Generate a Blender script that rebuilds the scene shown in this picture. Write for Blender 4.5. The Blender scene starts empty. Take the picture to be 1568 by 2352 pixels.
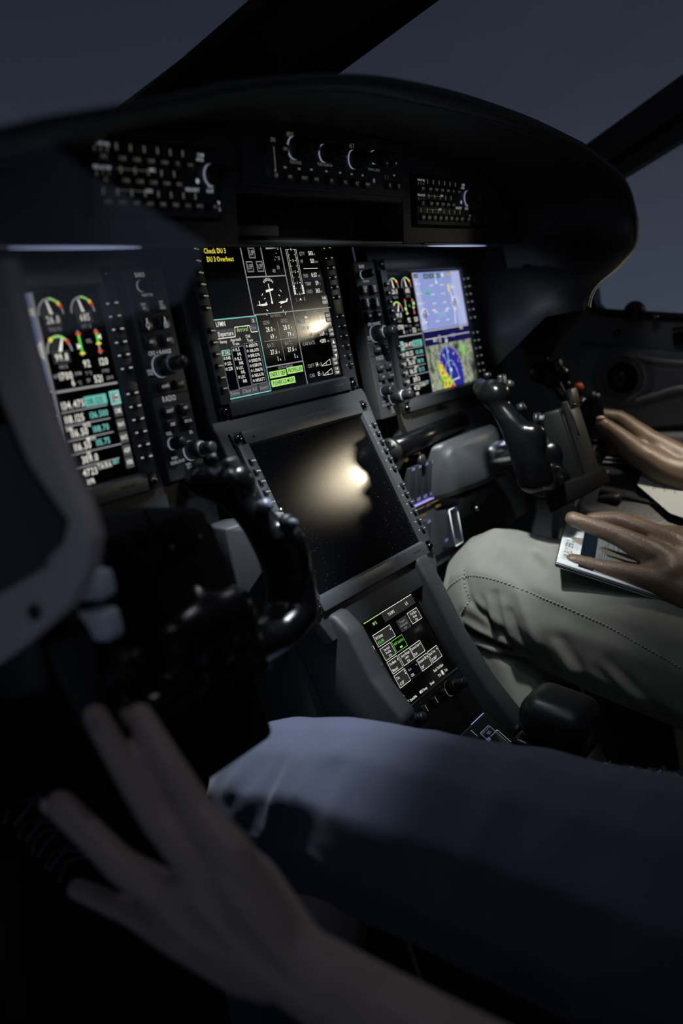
import bpy, bmesh, math, random
import numpy as np
from mathutils import Vector, Matrix
from mathutils.bvhtree import BVHTree
from mathutils import noise as mnoise

random.seed(4)
S = bpy.context.scene
COL = S.collection

# ------------------------------------------------------------------ colour
def lin(h, a=1.0):
    h = h.lstrip('#')
    c = [int(h[i:i + 2], 16) / 255 for i in (0, 2, 4)]
    return tuple(x / 12.92 if x <= .04045 else ((x + .055) / 1.055) ** 2.4 for x in c) + (a,)

# ------------------------------------------------------------------ camera
cam_d = bpy.data.cameras.new('camera')
cam = bpy.data.objects.new('camera', cam_d)
COL.objects.link(cam)
cam_d.sensor_fit = 'VERTICAL'
cam_d.sensor_height = 36.0
cam_d.lens = 2258.8 / 2352 * 36.0
R = Matrix(((0.52812802, 0.22366524, -0.81917926),
            (-0.82724506, -0.08225702, -0.55578718),
            (-0.19169351, 0.97118878, 0.14158373)))
cam.matrix_world = Matrix.Translation((-0.8551, -0.6127, -0.0705)) @ R.to_4x4()
cam_d.clip_start = .01
cam_d.dof.use_dof = True
cam_d.dof.focus_distance = 1.04
cam_d.dof.aperture_fstop = 2.9
S.camera = cam

# ------------------------------------------------------------------ world, lights, exposure
S.view_settings.view_transform = 'Standard'
S.view_settings.look = 'None'
S.view_settings.exposure = 0.0
S.view_settings.gamma = 1.0
S.view_settings.use_curve_mapping = False

W = bpy.data.worlds.new('dusk_sky'); S.world = W
W.use_nodes = True
nt = W.node_tree; nt.nodes.clear()
wo = nt.nodes.new('ShaderNodeOutputWorld'); bg = nt.nodes.new('ShaderNodeBackground')
tc = nt.nodes.new('ShaderNodeTexCoord'); sep = nt.nodes.new('ShaderNodeSeparateXYZ')
ramp = nt.nodes.new('ShaderNodeValToRGB'); mul = nt.nodes.new('ShaderNodeMath'); mul.operation = 'MULTIPLY_ADD'
mul.inputs[1].default_value = .5; mul.inputs[2].default_value = .5
nt.links.new(tc.outputs['Generated'], sep.inputs[0]); nt.links.new(sep.outputs['Z'], mul.inputs[0])
nt.links.new(mul.outputs[0], ramp.inputs[0])
ramp.color_ramp.elements[0].position = .5; ramp.color_ramp.elements[0].color = lin('#3a414e')
ramp.color_ramp.elements[1].position = .70; ramp.color_ramp.elements[1].color = lin('#222632')
e = ramp.color_ramp.elements.new(.6); e.color = lin('#2b303c')
nt.links.new(ramp.outputs[0], bg.inputs[0]); nt.links.new(bg.outputs[0], wo.inputs[0])
bg.inputs[1].default_value = 1.0

def area(name, loc, target, size, power, color, size_y=None, spread=180):
    d = bpy.data.lights.new(name, 'AREA'); d.energy = power; d.color = color; d.size = size
    if size_y: d.shape = 'RECTANGLE'; d.size_y = size_y
    d.spread = math.radians(spread)
    o = bpy.data.objects.new(name, d); COL.objects.link(o); o.location = loc
    o.rotation_euler = (Vector(target) - Vector(loc)).to_track_quat('-Z', 'Y').to_euler()
    return o
def spot(name, loc, target, power, color, cone, blend, r):
    d = bpy.data.lights.new(name, 'SPOT'); d.energy = power; d.color = color; d.spot_size = math.radians(cone); d.spot_blend = blend
    d.shadow_soft_size = r
    o = bpy.data.objects.new(name, d); COL.objects.link(o); o.location = loc
    o.rotation_euler = (Vector(target) - Vector(loc)).to_track_quat('-Z', 'Y').to_euler()
    return o
# daylight falling in through the pilot's window, high on the left
area('window_light', (-.55, -.50, .72), (.12, -.05, -.30), .30, .30, (.88, .94, 1.0), spread=120)
# added fill spots under the hood, no fixtures, brightening the pedestal and the knees
spot('fill_spot_left', (-.135, -.200, .120), (-.205, -.03, -.40), 20, (.86, .92, 1.0), 44, 1.0, .012)
spot('fill_spot_right', (.06, -.185, .130), (.245, -.03, -.33), 19.0, (.97, 1.0, .97), 56, 1.0, .012)
spot('fill_spot_centre', (-.02, -.190, .135), (-.04, -.08, -.40), 1.5, (.92, .96, 1.0), 110, 1.0, .012)
# warm reading lamp on the right side wall (its reflection shows on both centre screens)
area('reading_lamp', (.85, -.50, .008), (.06, 0, -.15), .035, .034, (1.0, .87, .62), spread=34)
# dim dome light over the right seat
area('dome_light', (.46, -.62, .50), (.42, -.25, -.33), .08, .26, (1.0, .90, .72), spread=28)
# under-glareshield flood strips
area('flood_light_left', (-.32, -.070, .052), (-.32, -.03, -.2), .17, .035, (.72, .80, 1.0), .0035)
area('flood_light_right', (.33, -.070, .052), (.33, -.03, -.2), .20, .05, (.72, .80, 1.0), .0035)

# ------------------------------------------------------------------ materials
def mat(name, base, rough=.6, metal=0., spec=.5, bump=0., bscale=200., var=0., vscale=8., sheen=0., coat=0., trans=0.):
    m = bpy.data.materials.new(name); m.use_nodes = True
    n = m.node_tree.nodes; l = m.node_tree.links; b = n['Principled BSDF']
    c = lin(base) if isinstance(base, str) else base
    b.inputs['Base Color'].default_value = c
    b.inputs['Roughness'].default_value = rough
    b.inputs['Metallic'].default_value = metal
    b.inputs['Specular IOR Level'].default_value = spec
    b.inputs['Sheen Weight'].default_value = sheen
    b.inputs['Coat Weight'].default_value = coat
    b.inputs['Transmission Weight'].default_value = trans
    t = n.new('ShaderNodeTexCoord')
    if var:
        x = n.new('ShaderNodeTexNoise'); x.inputs['Scale'].default_value = vscale; x.inputs['Detail'].default_value = 4
        r = n.new('ShaderNodeMapRange'); r.inputs['To Min'].default_value = 1 - var; r.inputs['To Max'].default_value = 1 + var
        mx = n.new('ShaderNodeVectorMath'); mx.operation = 'SCALE'; mx.inputs[0].default_value = c[:3]
        l.new(t.outputs['Object'], x.inputs['Vector']); l.new(x.outputs['Fac'], r.inputs['Value'])
        l.new(r.outputs[0], mx.inputs['Scale']); l.new(mx.outputs[0], b.inputs['Base Color'])
    if bump:
        x = n.new('ShaderNodeTexNoise'); x.inputs['Scale'].default_value = bscale; x.inputs['Detail'].default_value = 3
        u = n.new('ShaderNodeBump'); u.inputs['Strength'].default_value = bump; u.inputs['Distance'].default_value = .001
        l.new(t.outputs['Object'], x.inputs['Vector']); l.new(x.outputs['Fac'], u.inputs['Height']); l.new(u.outputs[0], b.inputs['Normal'])
    return m

def emi(name, c, s=1.0, noise=None):
    m = bpy.data.materials.new(name); m.use_nodes = True
    n = m.node_tree.nodes; l = m.node_tree.links; n.clear()
    o = n.new('ShaderNodeOutputMaterial'); e = n.new('ShaderNodeEmission')
    e.inputs[0].default_value = lin(c); e.inputs[1].default_value = s
    if noise:
        t = n.new('ShaderNodeTexCoord'); x = n.new('ShaderNodeTexNoise'); x.inputs['Scale'].default_value = noise[0]
        x.inputs['Detail'].default_value = 5
        r = n.new('ShaderNodeValToRGB'); r.color_ramp.elements.remove(r.color_ramp.elements[1])
        r.color_ramp.elements[0].position = noise[1][0][0]; r.color_ramp.elements[0].color = lin(noise[1][0][1])
        for p, cc in noise[1][1:]:
            q = r.color_ramp.elements.new(p); q.color = lin(cc)
        l.new(t.outputs['Object'], x.inputs['Vector']); l.new(x.outputs['Fac'], r.inputs[0]); l.new(r.outputs[0], e.inputs[0])
    l.new(e.outputs[0], o.inputs[0])
    return m

M = {}
M['panel'] = mat('panel_paint', (.034, .037, .041, 1), .55, bump=.25, bscale=900, var=.08, vscale=30)
M['bezel'] = mat('bezel_paint', (.045, .050, .058, 1), .42, bump=.12, bscale=1200)
M['black'] = mat('black_plastic', (.006, .0065, .007, 1), .45)
M['matte'] = mat('matte_black', (.003, .003, .0034, 1), .85, spec=.12)
M['key'] = mat('key_plastic', (.022, .024, .027, 1), .35)
M['knob'] = mat('knob_plastic', (.012, .013, .015, 1), .38)
M['knobrim'] = mat('knob_rim', (.35, .37, .40, 1), .35, metal=.3)
M['steel'] = mat('brushed_steel', (.62, .63, .64, 1), .22, metal=1., bump=.1, bscale=300)
M['screw'] = mat('screw_metal', (.10, .10, .11, 1), .18, metal=1.)
M['leather'] = mat('hood_leather', (.0085, .009, .010, 1), .55, bump=.35, bscale=260)
M['trim'] = mat('pillar_trim', (.006, .006, .007, 1), .7, bump=.1, bscale=90)
M['wall'] = mat('side_wall_trim', (.20, .21, .225, 1), .6, bump=.2, bscale=300)
M['yoke'] = mat('yoke_gloss', (.003, .0032, .0038, 1), .22, spec=.25, bump=.12, bscale=700)
M['khaki'] = mat('khaki_twill', (.155, .158, .145, 1), .85, bump=.25, bscale=1500, sheen=.15, var=.06, vscale=12)
M['jeans'] = mat('denim', (.046, .056, .096, 1), .85, bump=.5, bscale=1400, sheen=.15, var=.16, vscale=25)
M['shirt'] = mat('shirt_cloth', (.05, .045, .04, 1), .85)
M['skinA'] = mat('pilot_skin', (.38, .29, .26, 1), .5, bump=.25, bscale=350, var=.1, vscale=30)
M['skinB'] = mat('copilot_skin', (.125, .083, .058, 1), .44, bump=.5, bscale=420, var=.12, vscale=35)
M['skinB'].node_tree.nodes['Principled BSDF'].inputs['Subsurface Weight'].default_value = .06
M['nail'] = mat('nail', (.42, .30, .25, 1), .25)
M['seam'] = mat('stitching', (.24, .24, .22, 1), .8)
M['jseam'] = mat('denim_stitching', (.13, .16, .27, 1), .8)
M['stitchblk'] = mat('black_stitching', (.03, .03, .032, 1), .7)
M['paper'] = mat('paper', (.30, .32, .33, 1), .8)
M['ink'] = mat('ink', (.02, .02, .03, 1), .8)
M['white'] = mat('white_glass', (.62, .66, .70, 1), .2)
M['label'] = mat('paper_label', (.55, .59, .60, 1), .6)
M['red'] = mat('red_plastic', (.55, .09, .05, 1), .4)
M['fur'] = mat('sheepskin_wool', (.12, .125, .14, 1), .95, bump=1., bscale=120)
M['carpet'] = mat('dark_carpet', (.004, .004, .005, 1), .95, bump=.6, bscale=300)
M['side'] = mat('brown_grey_frame', (.72, .62, .60, 1), .5)
M['lace'] = mat('shoe_lace', (.09, .10, .12, 1), .8)
M['switch'] = mat('grey_switch', (.72, .76, .82, 1), .38)
M['plate'] = mat('clip_metal', (.017, .019, .019, 1), .42, bump=.15, bscale=500)
M['glue'] = mat('bag_nylon', (.012, .013, .018, 1), .35, bump=.3, bscale=300)
M['zip'] = mat('zip', (.10, .11, .15, 1), .4)

def screen_glass(name, rough):
    m = bpy.data.materials.new(name); m.use_nodes = True
    n = m.node_tree.nodes; l = m.node_tree.links; b = n['Principled BSDF']
    b.inputs['Base Color'].default_value = (.0022, .0023, .0028, 1)
    b.inputs['Roughness'].default_value = rough
    b.inputs['Coat Weight'].default_value = .25; b.inputs['Coat Roughness'].default_value = .05
    t = n.new('ShaderNodeTexCoord'); v = n.new('ShaderNodeTexVoronoi'); v.inputs['Scale'].default_value = 420
    v2 = n.new('ShaderNodeTexVoronoi'); v2.inputs['Scale'].default_value = 420
    r = n.new('ShaderNodeMath'); r.operation = 'LESS_THAN'; r.inputs[1].default_value = .12
    s = n.new('ShaderNodeSeparateColor'); g = n.new('ShaderNodeMath'); g.operation = 'GREATER_THAN'; g.inputs[1].default_value = .80
    a = n.new('ShaderNodeMath'); a.operation = 'MULTIPLY'
    mx = n.new('ShaderNodeMix'); mx.data_type = 'RGBA'
    mx.inputs['A'].default_value = (.0022, .0023, .0028, 1); mx.inputs['B'].default_value = (.20, .20, .21, 1)
    l.new(t.outputs['Object'], v.inputs['Vector']); l.new(t.outputs['Object'], v2.inputs['Vector'])
    l.new(v.outputs['Distance'], r.inputs[0]); l.new(v.outputs['Color'], s.inputs[0]); l.new(s.outputs[0], g.inputs[0])
    l.new(r.outputs[0], a.inputs[0]); l.new(g.outputs[0], a.inputs[1]); l.new(a.outputs[0], mx.inputs['Factor'])
    l.new(mx.outputs['Result'], b.inputs['Base Color'])
    return m
M['screen'] = screen_glass('screen_glass', .13); M['screen_off'] = screen_glass('dusty_screen_glass', .235)
def dusty(m):
    n = m.node_tree.nodes; l = m.node_tree.links; b = n['Principled BSDF']; o = n['Material Output']
    b.inputs['Specular IOR Level'].default_value = 0; b.inputs['Coat Weight'].default_value = 0
    last = b.outputs[0]
    for c_, r_ in ((.048, .20), (.010, .08)):
        g = n.new('ShaderNodeBsdfAnisotropic'); g.distribution = 'BECKMANN'; g.inputs['Color'].default_value = (c_, c_, c_, 1); g.inputs['Roughness'].default_value = r_
        a = n.new('ShaderNodeAddShader'); l.new(last, a.inputs[0]); l.new(g.outputs[0], a.inputs[1]); last = a.outputs[0]
    l.new(last, o.inputs['Surface'])
dusty(M['screen_off'])

def clear(name, diff, tint=(1, 1, 1, 1), gl=.06):
    m = bpy.data.materials.new(name); m.use_nodes = True
    n = m.node_tree.nodes; l = m.node_tree.links; n.clear()
    o = n.new('ShaderNodeOutputMaterial'); t = n.new('ShaderNodeBsdfTransparent'); t.inputs[0].default_value = tint
    g = n.new('ShaderNodeBsdfGlossy'); g.inputs['Roughness'].default_value = .05
    d = n.new('ShaderNodeBsdfDiffuse'); d.inputs[0].default_value = (.8, .85, 1, 1)
    a = n.new('ShaderNodeMixShader'); a.inputs[0].default_value = gl
    b = n.new('ShaderNodeMixShader'); b.inputs[0].default_value = diff
    l.new(t.outputs[0], a.inputs[1]); l.new(g.outputs[0], a.inputs[2])
    l.new(a.outputs[0], b.inputs[1]); l.new(d.outputs[0], b.inputs[2]); l.new(b.outputs[0], o.inputs[0])
    return m
M['pane'] = clear('window_pane', .0, gl=.015)
M['visor'] = clear('visor_pane', .13, gl=.10)  # diffuse share stands in for the pale veil of reflected sky
M['guard'] = clear('clear_guard_plastic', .01, (.93, .93, 1, 1), .16)

M['e_white'] = emi('display_white', '#f2efe4', 1.0)
M['e_grey'] = emi('display_grey', '#8f8f92', 1.0)
M['e_dim'] = emi('display_dim', '#4a4a4c', 1.0)
M['e_dark'] = emi('display_dark_grey', '#2b2b2c', 1.0)
M['e_green'] = emi('display_green', '#a9e07a', 1.0)
M['e_lime'] = emi('display_lime', '#6fd64c', 1.0)
M['e_yellow'] = emi('display_yellow', '#f3e04e', 1.0)
M['e_red'] = emi('display_red', '#d8402c', 1.0)
M['e_cyan'] = emi('display_cyan', '#7fd0c8', 1.0)
M['e_tealbox'] = emi('display_teal', '#69b6ac', 1.0)
M['e_black'] = emi('display_black', '#04050a', 1.0)
M['e_sky'] = emi('display_sky', '#8d9bd2', 1.0)
M['e_sky2'] = emi('display_sky_light', '#a9b2dd', 1.0)
M['e_navy'] = emi('display_navy', '#14154a', 1.0)
M['e_blue'] = emi('display_blue', '#2b2b94', 1.0)
M['e_map'] = emi('display_map', '#7b8470', 1.0, (45, ((.35, '#2d3229'), (.46, '#6f7a66'), (.54, '#a8ab94'), (.62, '#56604f'), (.7, '#d5d6c6'))))
M['e_wx'] = emi('display_weather', '#d0c040', 1.0, (95, ((.38, '#3f9a35'), (.47, '#c9d84a'), (.55, '#e0d060'), (.6, '#c8402a'), (.7, '#d86030'))))
M['e_lab'] = emi('backlit_label', '#b9bcc4', .62)
M['e_lab2'] = emi('backlit_label_dim', '#a8a898', .21)
M['e_tick'] = emi('backlit_tick', '#dfe3ec', .75)
M['e_tickw'] = emi('backlit_tick_warm', '#c9c6a6', .55)
M['e_ring'] = emi('backlit_ring', '#9aa3b8', .55)
M['e_amber'] = emi('backlit_amber', '#a8874c', .55)
M['e_violet'] = emi('backlit_violet', '#a9a2f2', .95)
M['print'] = mat('printed_grey', (.16, .165, .17, 1), .7)
M['printd'] = mat('printed_dark', (.010, .010, .011, 1), .6)

# ------------------------------------------------------------------ mesh builder
class MB:
    def __init__(s): s.bm = bmesh.new(); s.mats = []
    def mi(s, m):
        if m not in s.mats: s.mats.append(m)
        return s.mats.index(m)
    def _fin(s, faces, m, smooth=False):
        i = s.mi(m)
        for f in faces: f.material_index = i; f.smooth = smooth
    def add(s, pts, faces, m, F=None, smooth=False):
        vs = [s.bm.verts.new((F @ Vector(p)) if F else Vector(p)) for p in pts]
        fs = []
        for f in faces:
            try: fs.append(s.bm.faces.new([vs[i] for i in f]))
            except ValueError: pass
        s._fin(fs, m, smooth); return vs
    def merge(s, b2, m, F=None, smooth=False):
        idx = {}
        for v in b2.verts: idx[v.index] = s.bm.verts.new(F @ v.co if F else v.co)
        fs = []
        for f in b2.faces:
            try: fs.append(s.bm.faces.new([idx[v.index] for v in f.verts]))
            except ValueError: pass
        s._fin(fs, m, smooth); b2.free()
    def box(s, x0, x1, y0, y1, z0, z1, m, F=None, bev=0., seg=2, smooth=False):
        b = bmesh.new()
        bmesh.ops.create_cube(b, size=1)
        for v in b.verts:
            v.co = Vector(((x0 + x1) / 2 + v.co.x * (x1 - x0), (y0 + y1) / 2 + v.co.y * (y1 - y0), (z0 + z1) / 2 + v.co.z * (z1 - z0)))
        if bev: bmesh.ops.bevel(b, geom=b.edges[:], offset=bev, segments=seg, affect='EDGES', profile=.5)
        b.verts.index_update(); s.merge(b, m, F, smooth or bev > 0)
    def hull(s, pts, m, F=None, smooth=False, bev=0., seg=2):
        b = bmesh.new()
        for p in pts: b.verts.new(p)
        r = bmesh.ops.convex_hull(b, input=b.verts)
        bmesh.ops.delete(b, geom=list({g for g in r['geom_interior'] + r['geom_unused'] if isinstance(g, bmesh.types.BMVert)}), context='VERTS')
        bmesh.ops.dissolve_limit(b, angle_limit=.02, verts=b.verts, edges=b.edges)
        if bev: bmesh.ops.bevel(b, geom=b.edges[:], offset=bev, segments=seg, affect='EDGES', profile=.5)
        b.verts.index_update(); s.merge(b, m, F, smooth or bev > 0)
    def prism(s, poly, z0, z1, m, F=None, bev=0., seg=2):
        # poly in local x,y ; extruded z0..z1
        b = bmesh.new()
        lo = [b.verts.new((x, y, z0)) for x, y in poly]; hi = [b.verts.new((x, y, z1)) for x, y in poly]
        b.faces.new(lo[::-1]); b.faces.new(hi); n = len(poly)
        for i in range(n): b.faces.new((lo[i], lo[(i + 1) % n], hi[(i + 1) % n], hi[i]))
        bmesh.ops.recalc_face_normals(b, faces=b.faces)
        if bev: bmesh.ops.bevel(b, geom=b.edges[:], offset=bev, segments=seg, affect='EDGES', profile=.5)
        b.verts.index_update(); s.merge(b, m, F, bev > 0)
    def cyl(s, p0, p1, r0, r1, m, n=24, F=None, caps=True, rings=None):
        p0, p1 = Vector(p0), Vector(p1); d = p1 - p0
        q = d.to_track_quat('Z', 'Y').to_matrix()
        prof = rings or [(0, r0), (1, r1)]
        pts = []; fs = []
        for t, r in prof:
            for k in range(n):
                a = 2 * math.pi * k / n
                pts.append(p0 + d * t + q @ Vector((r * math.cos(a), r * math.sin(a), 0)))
        for j in range(len(prof) - 1):
            for k in range(n): fs.append((j * n + k, j * n + (k + 1) % n, (j + 1) * n + (k + 1) % n, (j + 1) * n + k))
        if caps: fs += [tuple(range(n - 1, -1, -1)), tuple(range((len(prof) - 1) * n, len(prof) * n))]
        s.add(pts, fs, m, F, smooth=True)
    def tube(s, path, r, m, n=8, F=None):
        path = [Vector(p) for p in path]; pts = []; fs = []
        for i, p in enumerate(path):
            t = (path[min(i + 1, len(path) - 1)] - path[max(i - 1, 0)]).normalized()
            q = t.to_track_quat('Z', 'Y').to_matrix(); rr = r[i] if isinstance(r, (list, tuple)) else r
            for k in range(n):
                a = 2 * math.pi * k / n; pts.append(p + q @ Vector((rr * math.cos(a), rr * math.sin(a), 0)))
        for j in range(len(path) - 1):
            for k in range(n): fs.append((j * n + k, j * n + (k + 1) % n, (j + 1) * n + (k + 1) % n, (j + 1) * n + k))
        fs += [tuple(range(n - 1, -1, -1)), tuple(range((len(path) - 1) * n, len(path) * n))]
        s.add(pts, fs, m, F, True)
    def sphere(s, c, r, m, F=None, sc=(1, 1, 1), sub=2):
        b = bmesh.new(); bmesh.ops.create_icosphere(b, subdivisions=sub, radius=1)
        for v in b.verts: v.co = Vector((c[0] + v.co.x * r * sc[0], c[1] + v.co.y * r * sc[1], c[2] + v.co.z * r * sc[2]))
        b.verts.index_update(); s.merge(b, m, F, True)
    # ---- flat graphics in a local frame (mm); z = layer height
    def rect(s, x0, y0, x1, y1, m, F, z=.3): s.add([(x0, y0, z), (x1, y0, z), (x1, y1, z), (x0, y1, z)], [(0, 1, 2, 3)], m, F)
    def poly(s, pts, m, F, z=.3): s.add([(x, y, z) for x, y in pts], [tuple(range(len(pts)))], m, F)
    def line(s, x0, y0, x1, y1, w, m, F, z=.4):
        d = Vector((x1 - x0, y1 - y0)); d = d.normalized() * (w / 2) if d.length else Vector((w / 2, 0)); nx, ny = -d.y, d.x
        s.add([(x0 + nx, y0 + ny, z), (x0 - nx, y0 - ny, z), (x1 - nx, y1 - ny, z), (x1 + nx, y1 + ny, z)], [(0, 1, 2, 3)], m, F)
    def pline(s, pts, w, m, F, z=.4):
        for a, b in zip(pts, pts[1:]): s.line(a[0], a[1], b[0], b[1], w, m, F, z)
    def frame(s, x0, y0, x1, y1, w, m, F, z=.4):
        s.pline([(x0, y0), (x1, y0)], w, m, F, z); s.pline([(x0, y1), (x1, y1)], w, m, F, z)
        s.pline([(x0, y0 - w / 2), (x0, y1 + w / 2)], w, m, F, z); s.pline([(x1, y0 - w / 2), (x1, y1 + w / 2)], w, m, F, z)
    def arc(s, cx, cy, r, w, a0, a1, m, F, z=.4, n=20):
        pts = []
        for i in range(n + 1):
            a = math.radians(a0 + (a1 - a0) * i / n)
            pts += [(cx + (r - w / 2) * math.cos(a), cy + (r - w / 2) * math.sin(a), z), (cx + (r + w / 2) * math.cos(a), cy + (r + w / 2) * math.sin(a), z)]
        s.add(pts, [(2 * i, 2 * i + 1, 2 * i + 3, 2 * i + 2) for i in range(n)], m, F)
    def disc(s, cx, cy, r, m, F, z=.3, n=28, a0=0, a1=360):
        s.poly([(cx, cy)] * (a1 - a0 < 360) + [(cx + r * math.cos(math.radians(a0 + (a1 - a0) * i / n)), cy + r * math.sin(math.radians(a0 + (a1 - a0) * i / n))) for i in range(n + (a1 - a0 < 360))], m, F, z)
    def text(s, t, x, y, h, m, F, al='l', xs=.82, z=.45, w=None):
        adv = []
        for ch in t: adv.append((GL[ch][2] if ch in GL else .42) * h * xs)
        tot = sum(adv)
        if w: k = w / max(tot, 1e-6); xs *= k; adv = [a * k for a in adv]; tot = w
        cx = x - (tot / 2 if al == 'c' else tot if al == 'r' else 0)
        for ch, a in zip(t, adv):
            if ch in GL:
                V, Fa, _ = GL[ch]
                s.add([(cx + vx * h * xs, y + vy * h, z) for vx, vy in V], Fa, m, F)
            cx += a
    def build(s, name, parent=None, off=None, **props):
        s.bm.verts.index_update()
        me = bpy.data.meshes.new(name)
        o = bpy.data.objects.new(name, me)
        L = off if off is not None else (wloc(parent) if parent else Vector((0, 0, 0)))
        for v in s.bm.verts: v.co -= L
        s.bm.to_mesh(me); s.bm.free()
        for m in s.mats: me.materials.append(m)
        COL.objects.link(o)
        if parent: o.parent = parent
        elif off is not None: o.location = L
        for k, v in props.items(): o[k] = v
        return o

def wloc(o):
    v = Vector(o.location)
    while o.parent: o = o.parent; v += Vector(o.location)
    return v

def thing(name, loc, label, cat, group=None):
    o = bpy.data.objects.new(name, None); COL.objects.link(o); o.location = loc
    o.empty_display_size = .02
    o['label'] = label; o['category'] = cat
    if group: o['group'] = group
    return o

def tag(o, label, cat, group=None):
    o['label'] = label; o['category'] = cat
    if group: o['group'] = group
    return o

def struct(o): o['kind'] = 'structure'; return o

def frameM(o, t=0.):
    """local millimetres -> world metres. x right, y up the face, z out of the face."""
    x = Vector((1, 0, 0)); u = Vector((0, math.sin(t), math.cos(t))); n = Vector((0, -math.cos(t), math.sin(t)))
    return Matrix.Translation(o) @ Matrix((x, u, n)).transposed().to_4x4() @ Matrix.Scale(.001, 4)

# glyph table from Blender's built-in font
GL = {}
def make_glyphs():
    chars = 'ABCDEFGHIJKLMNOPQRSTUVWXYZabcdefghijklmnopqrstuvwxyz0123456789.,:-+/&()\u00b0%'
    tmp = []
    for ch in chars:
        c = bpy.data.curves.new('g', 'FONT'); c.body = ch; c.size = 1; c.resolution_u = 2; c.offset = .012
        o = bpy.data.objects.new('g', c); COL.objects.link(o); tmp.append((ch, o, c))
    bpy.context.view_layer.update(); dg = bpy.context.evaluated_depsgraph_get()
    for ch, o, c in tmp:
        me = o.evaluated_get(dg).to_mesh()
        V = [(v.co.x, v.co.y) for v in me.vertices]; Fa = [tuple(p.vertices) for p in me.polygons]
        GL[ch] = (V, Fa, 0); o.evaluated_get(dg).to_mesh_clear()
    for ch, o, c in tmp: bpy.data.objects.remove(o); bpy.data.curves.remove(c)
    H = max(v[1] for v in GL['H'][0])
    for ch, (V, Fa, _) in list(GL.items()):
        x0 = min(v[0] for v in V); x1 = max(v[0] for v in V)
        pad = .10
        if ch in 'iljI1.:,': pad = .15
        GL[ch] = ([((vx - x0) / H + pad, vy / H) for vx, vy in V], Fa, (x1 - x0) / H + 2 * pad)
make_glyphs()

# ================================================================== SHELL
# frames of the panel
F_MFD = frameM((0, 0, 0)); F_LOW = frameM((0, -.0349, -.2038), .295)
F_R = frameM((.3517, 0, -.0447)); F_L = frameM((-.3517, 0, -.0447))
F_T = frameM((0, -.0774, -.3736), .3698); F_UP = frameM((0, -.092, .088), -.18)
F_FL = frameM((0, -.116, -.473), .80)

mb = MB()
mb.box(-.75, .75, -1.3, .9, -.86, -.84, M['carpet'])
struct(mb.build('floor'))
# left cabin side below the window line, ahead of the opened side window
mb = MB()
mb.box(-.78, -.76, -.30, .6, -.84, -.62, M['wall'])
struct(mb.build('wall_left'))
# right side wall with window opening
mb = MB()
P = [(-1.3, -.84), (.6, -.84), (.6, .05), (.15, .12), (-.06, .10), (-.12, .02), (-.132, -.03), (-.131, -.05), (-.14, -.062), (-.262, -.093), (-.6, -.16), (-1.3, -.16)]
Fw = Matrix(((0, 0, 1, 0), (1, 0, 0, 0), (0, 1, 0, 0), (0, 0, 0, 1)))
mb.prism(P, .62, .66, M['wall'], Fw)
mb.prism([(-.10, -.105), (-.256, -.140), (-.7, -.2), (-.7, -.26), (-.1, -.24)], .60, .621, M['wall'], Fw, bev=.004)
mb.prism([(.02, -.225), (-.25, -.255), (-.7, -.33), (-.7, -.38), (.02, -.30)], .575, .621, M['wall'], Fw, bev=.006)
mb.prism([(-.1, -.275), (-.7, -.375), (-.7, -.42), (-.1, -.32)], .59, .621, M['trim'], Fw, bev=.004)
struct(mb.build('wall_right'))
# forward bulkhead under the panel
mb = MB(); mb.box(-.7, .7, .60, .62, -.84, .12, M['matte']); struct(mb.build('wall_front'))
# window sill
mb = MB(); mb.tube([(.618, -.128, -.03), (.618, -.130, -.055), (.618, -.145, -.064), (.618, -.262, -.094), (.618, -.6, -.161)], .006, M['trim'], 8)
struct(mb.build('trim_1'))
# windscreen posts
FP = Matrix.Identity(4)
def slab(pts, n, th, m, mb):
    n = Vector(n).normalized() * th
    k = len(pts); P = [Vector(p) for p in pts] + [Vector(p) + n for p in pts]
    mb.add(P, [tuple(range(k)), tuple(range(2 * k - 1, k - 1, -1))] + [(i, (i + 1) % k, (i + 1) % k + k, i + k) for i in range(k)], m)
mb = MB()
wn = (0, .2, .45)
def ext(a, b, k):
    a, b = Vector(a), Vector(b); return a + (b - a) * k
A0, A1 = (-.075, .041, .221), (-.035, -.085, .276)
B0, B1 = (-.061, .029, .226), (-.003, -.093, .280)
C0, C1 = (.072, -.013, .245), (.122, -.090, .279)
D0, D1 = (.165, -.034, .254), (.217, -.146, .304)
slab([ext(A0, A1, -.7), ext(B0, B1, -.7), ext(B0, B1, 2.2), ext(A0, A1, 2.2)], wn, .012, M['matte'], mb)
slab([ext(B0, B1, -.7), ext(C0, C1, -.7), ext(C0, C1, 2.2), ext(B0, B1, 2.2)], (0, .2, .45), .02, M['trim'], mb)
slab([ext(C0, C1, -.7), ext(D0, D1, -.7), ext(D0, D1, 2.2), ext(C0, C1, 2.2)], (0, .2, .45), .03, M['matte'], mb)
mb.tube([ext(A0, A1, -.7), ext(A0, A1, .5), ext(A0, A1, 2.2)], .004, M['matte'])
mb.sphere(ext(A0, A1, .42), .006, M['matte']); mb.sphere(ext(A0, A1, .86), .006, M['matte'])
struct(mb.build('trim_2'))
mb = MB()
a0, a1, b0, b1 = Vector((.6, -.160, .173)), Vector((.6, -.306, .226)), Vector((.6, -.202, .116)), Vector((.6, -.295, .144))
q = lambda s, t: (a0 * (1 - s) + b0 * s) * (1 - t) + (a1 * (1 - s) + b1 * s) * t
def bar(s0, s1, x, th, m):
    p = [q(s0, -1), q(s0, 2.4), q(s1, 2.4), q(s1, -1)]
    p = [Vector((x, v.y, v.z)) for v in p]; slab(p, (1, 0, 0), th, m, mb)
bar(0, .62, .600, .03, M['trim']); bar(.58, .66, .594, .03, M['matte']); bar(.64, .9, .604, .03, M['trim']); bar(.88, 1.0, .598, .03, M['trim'])
struct(mb.build('trim_3'))
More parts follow.
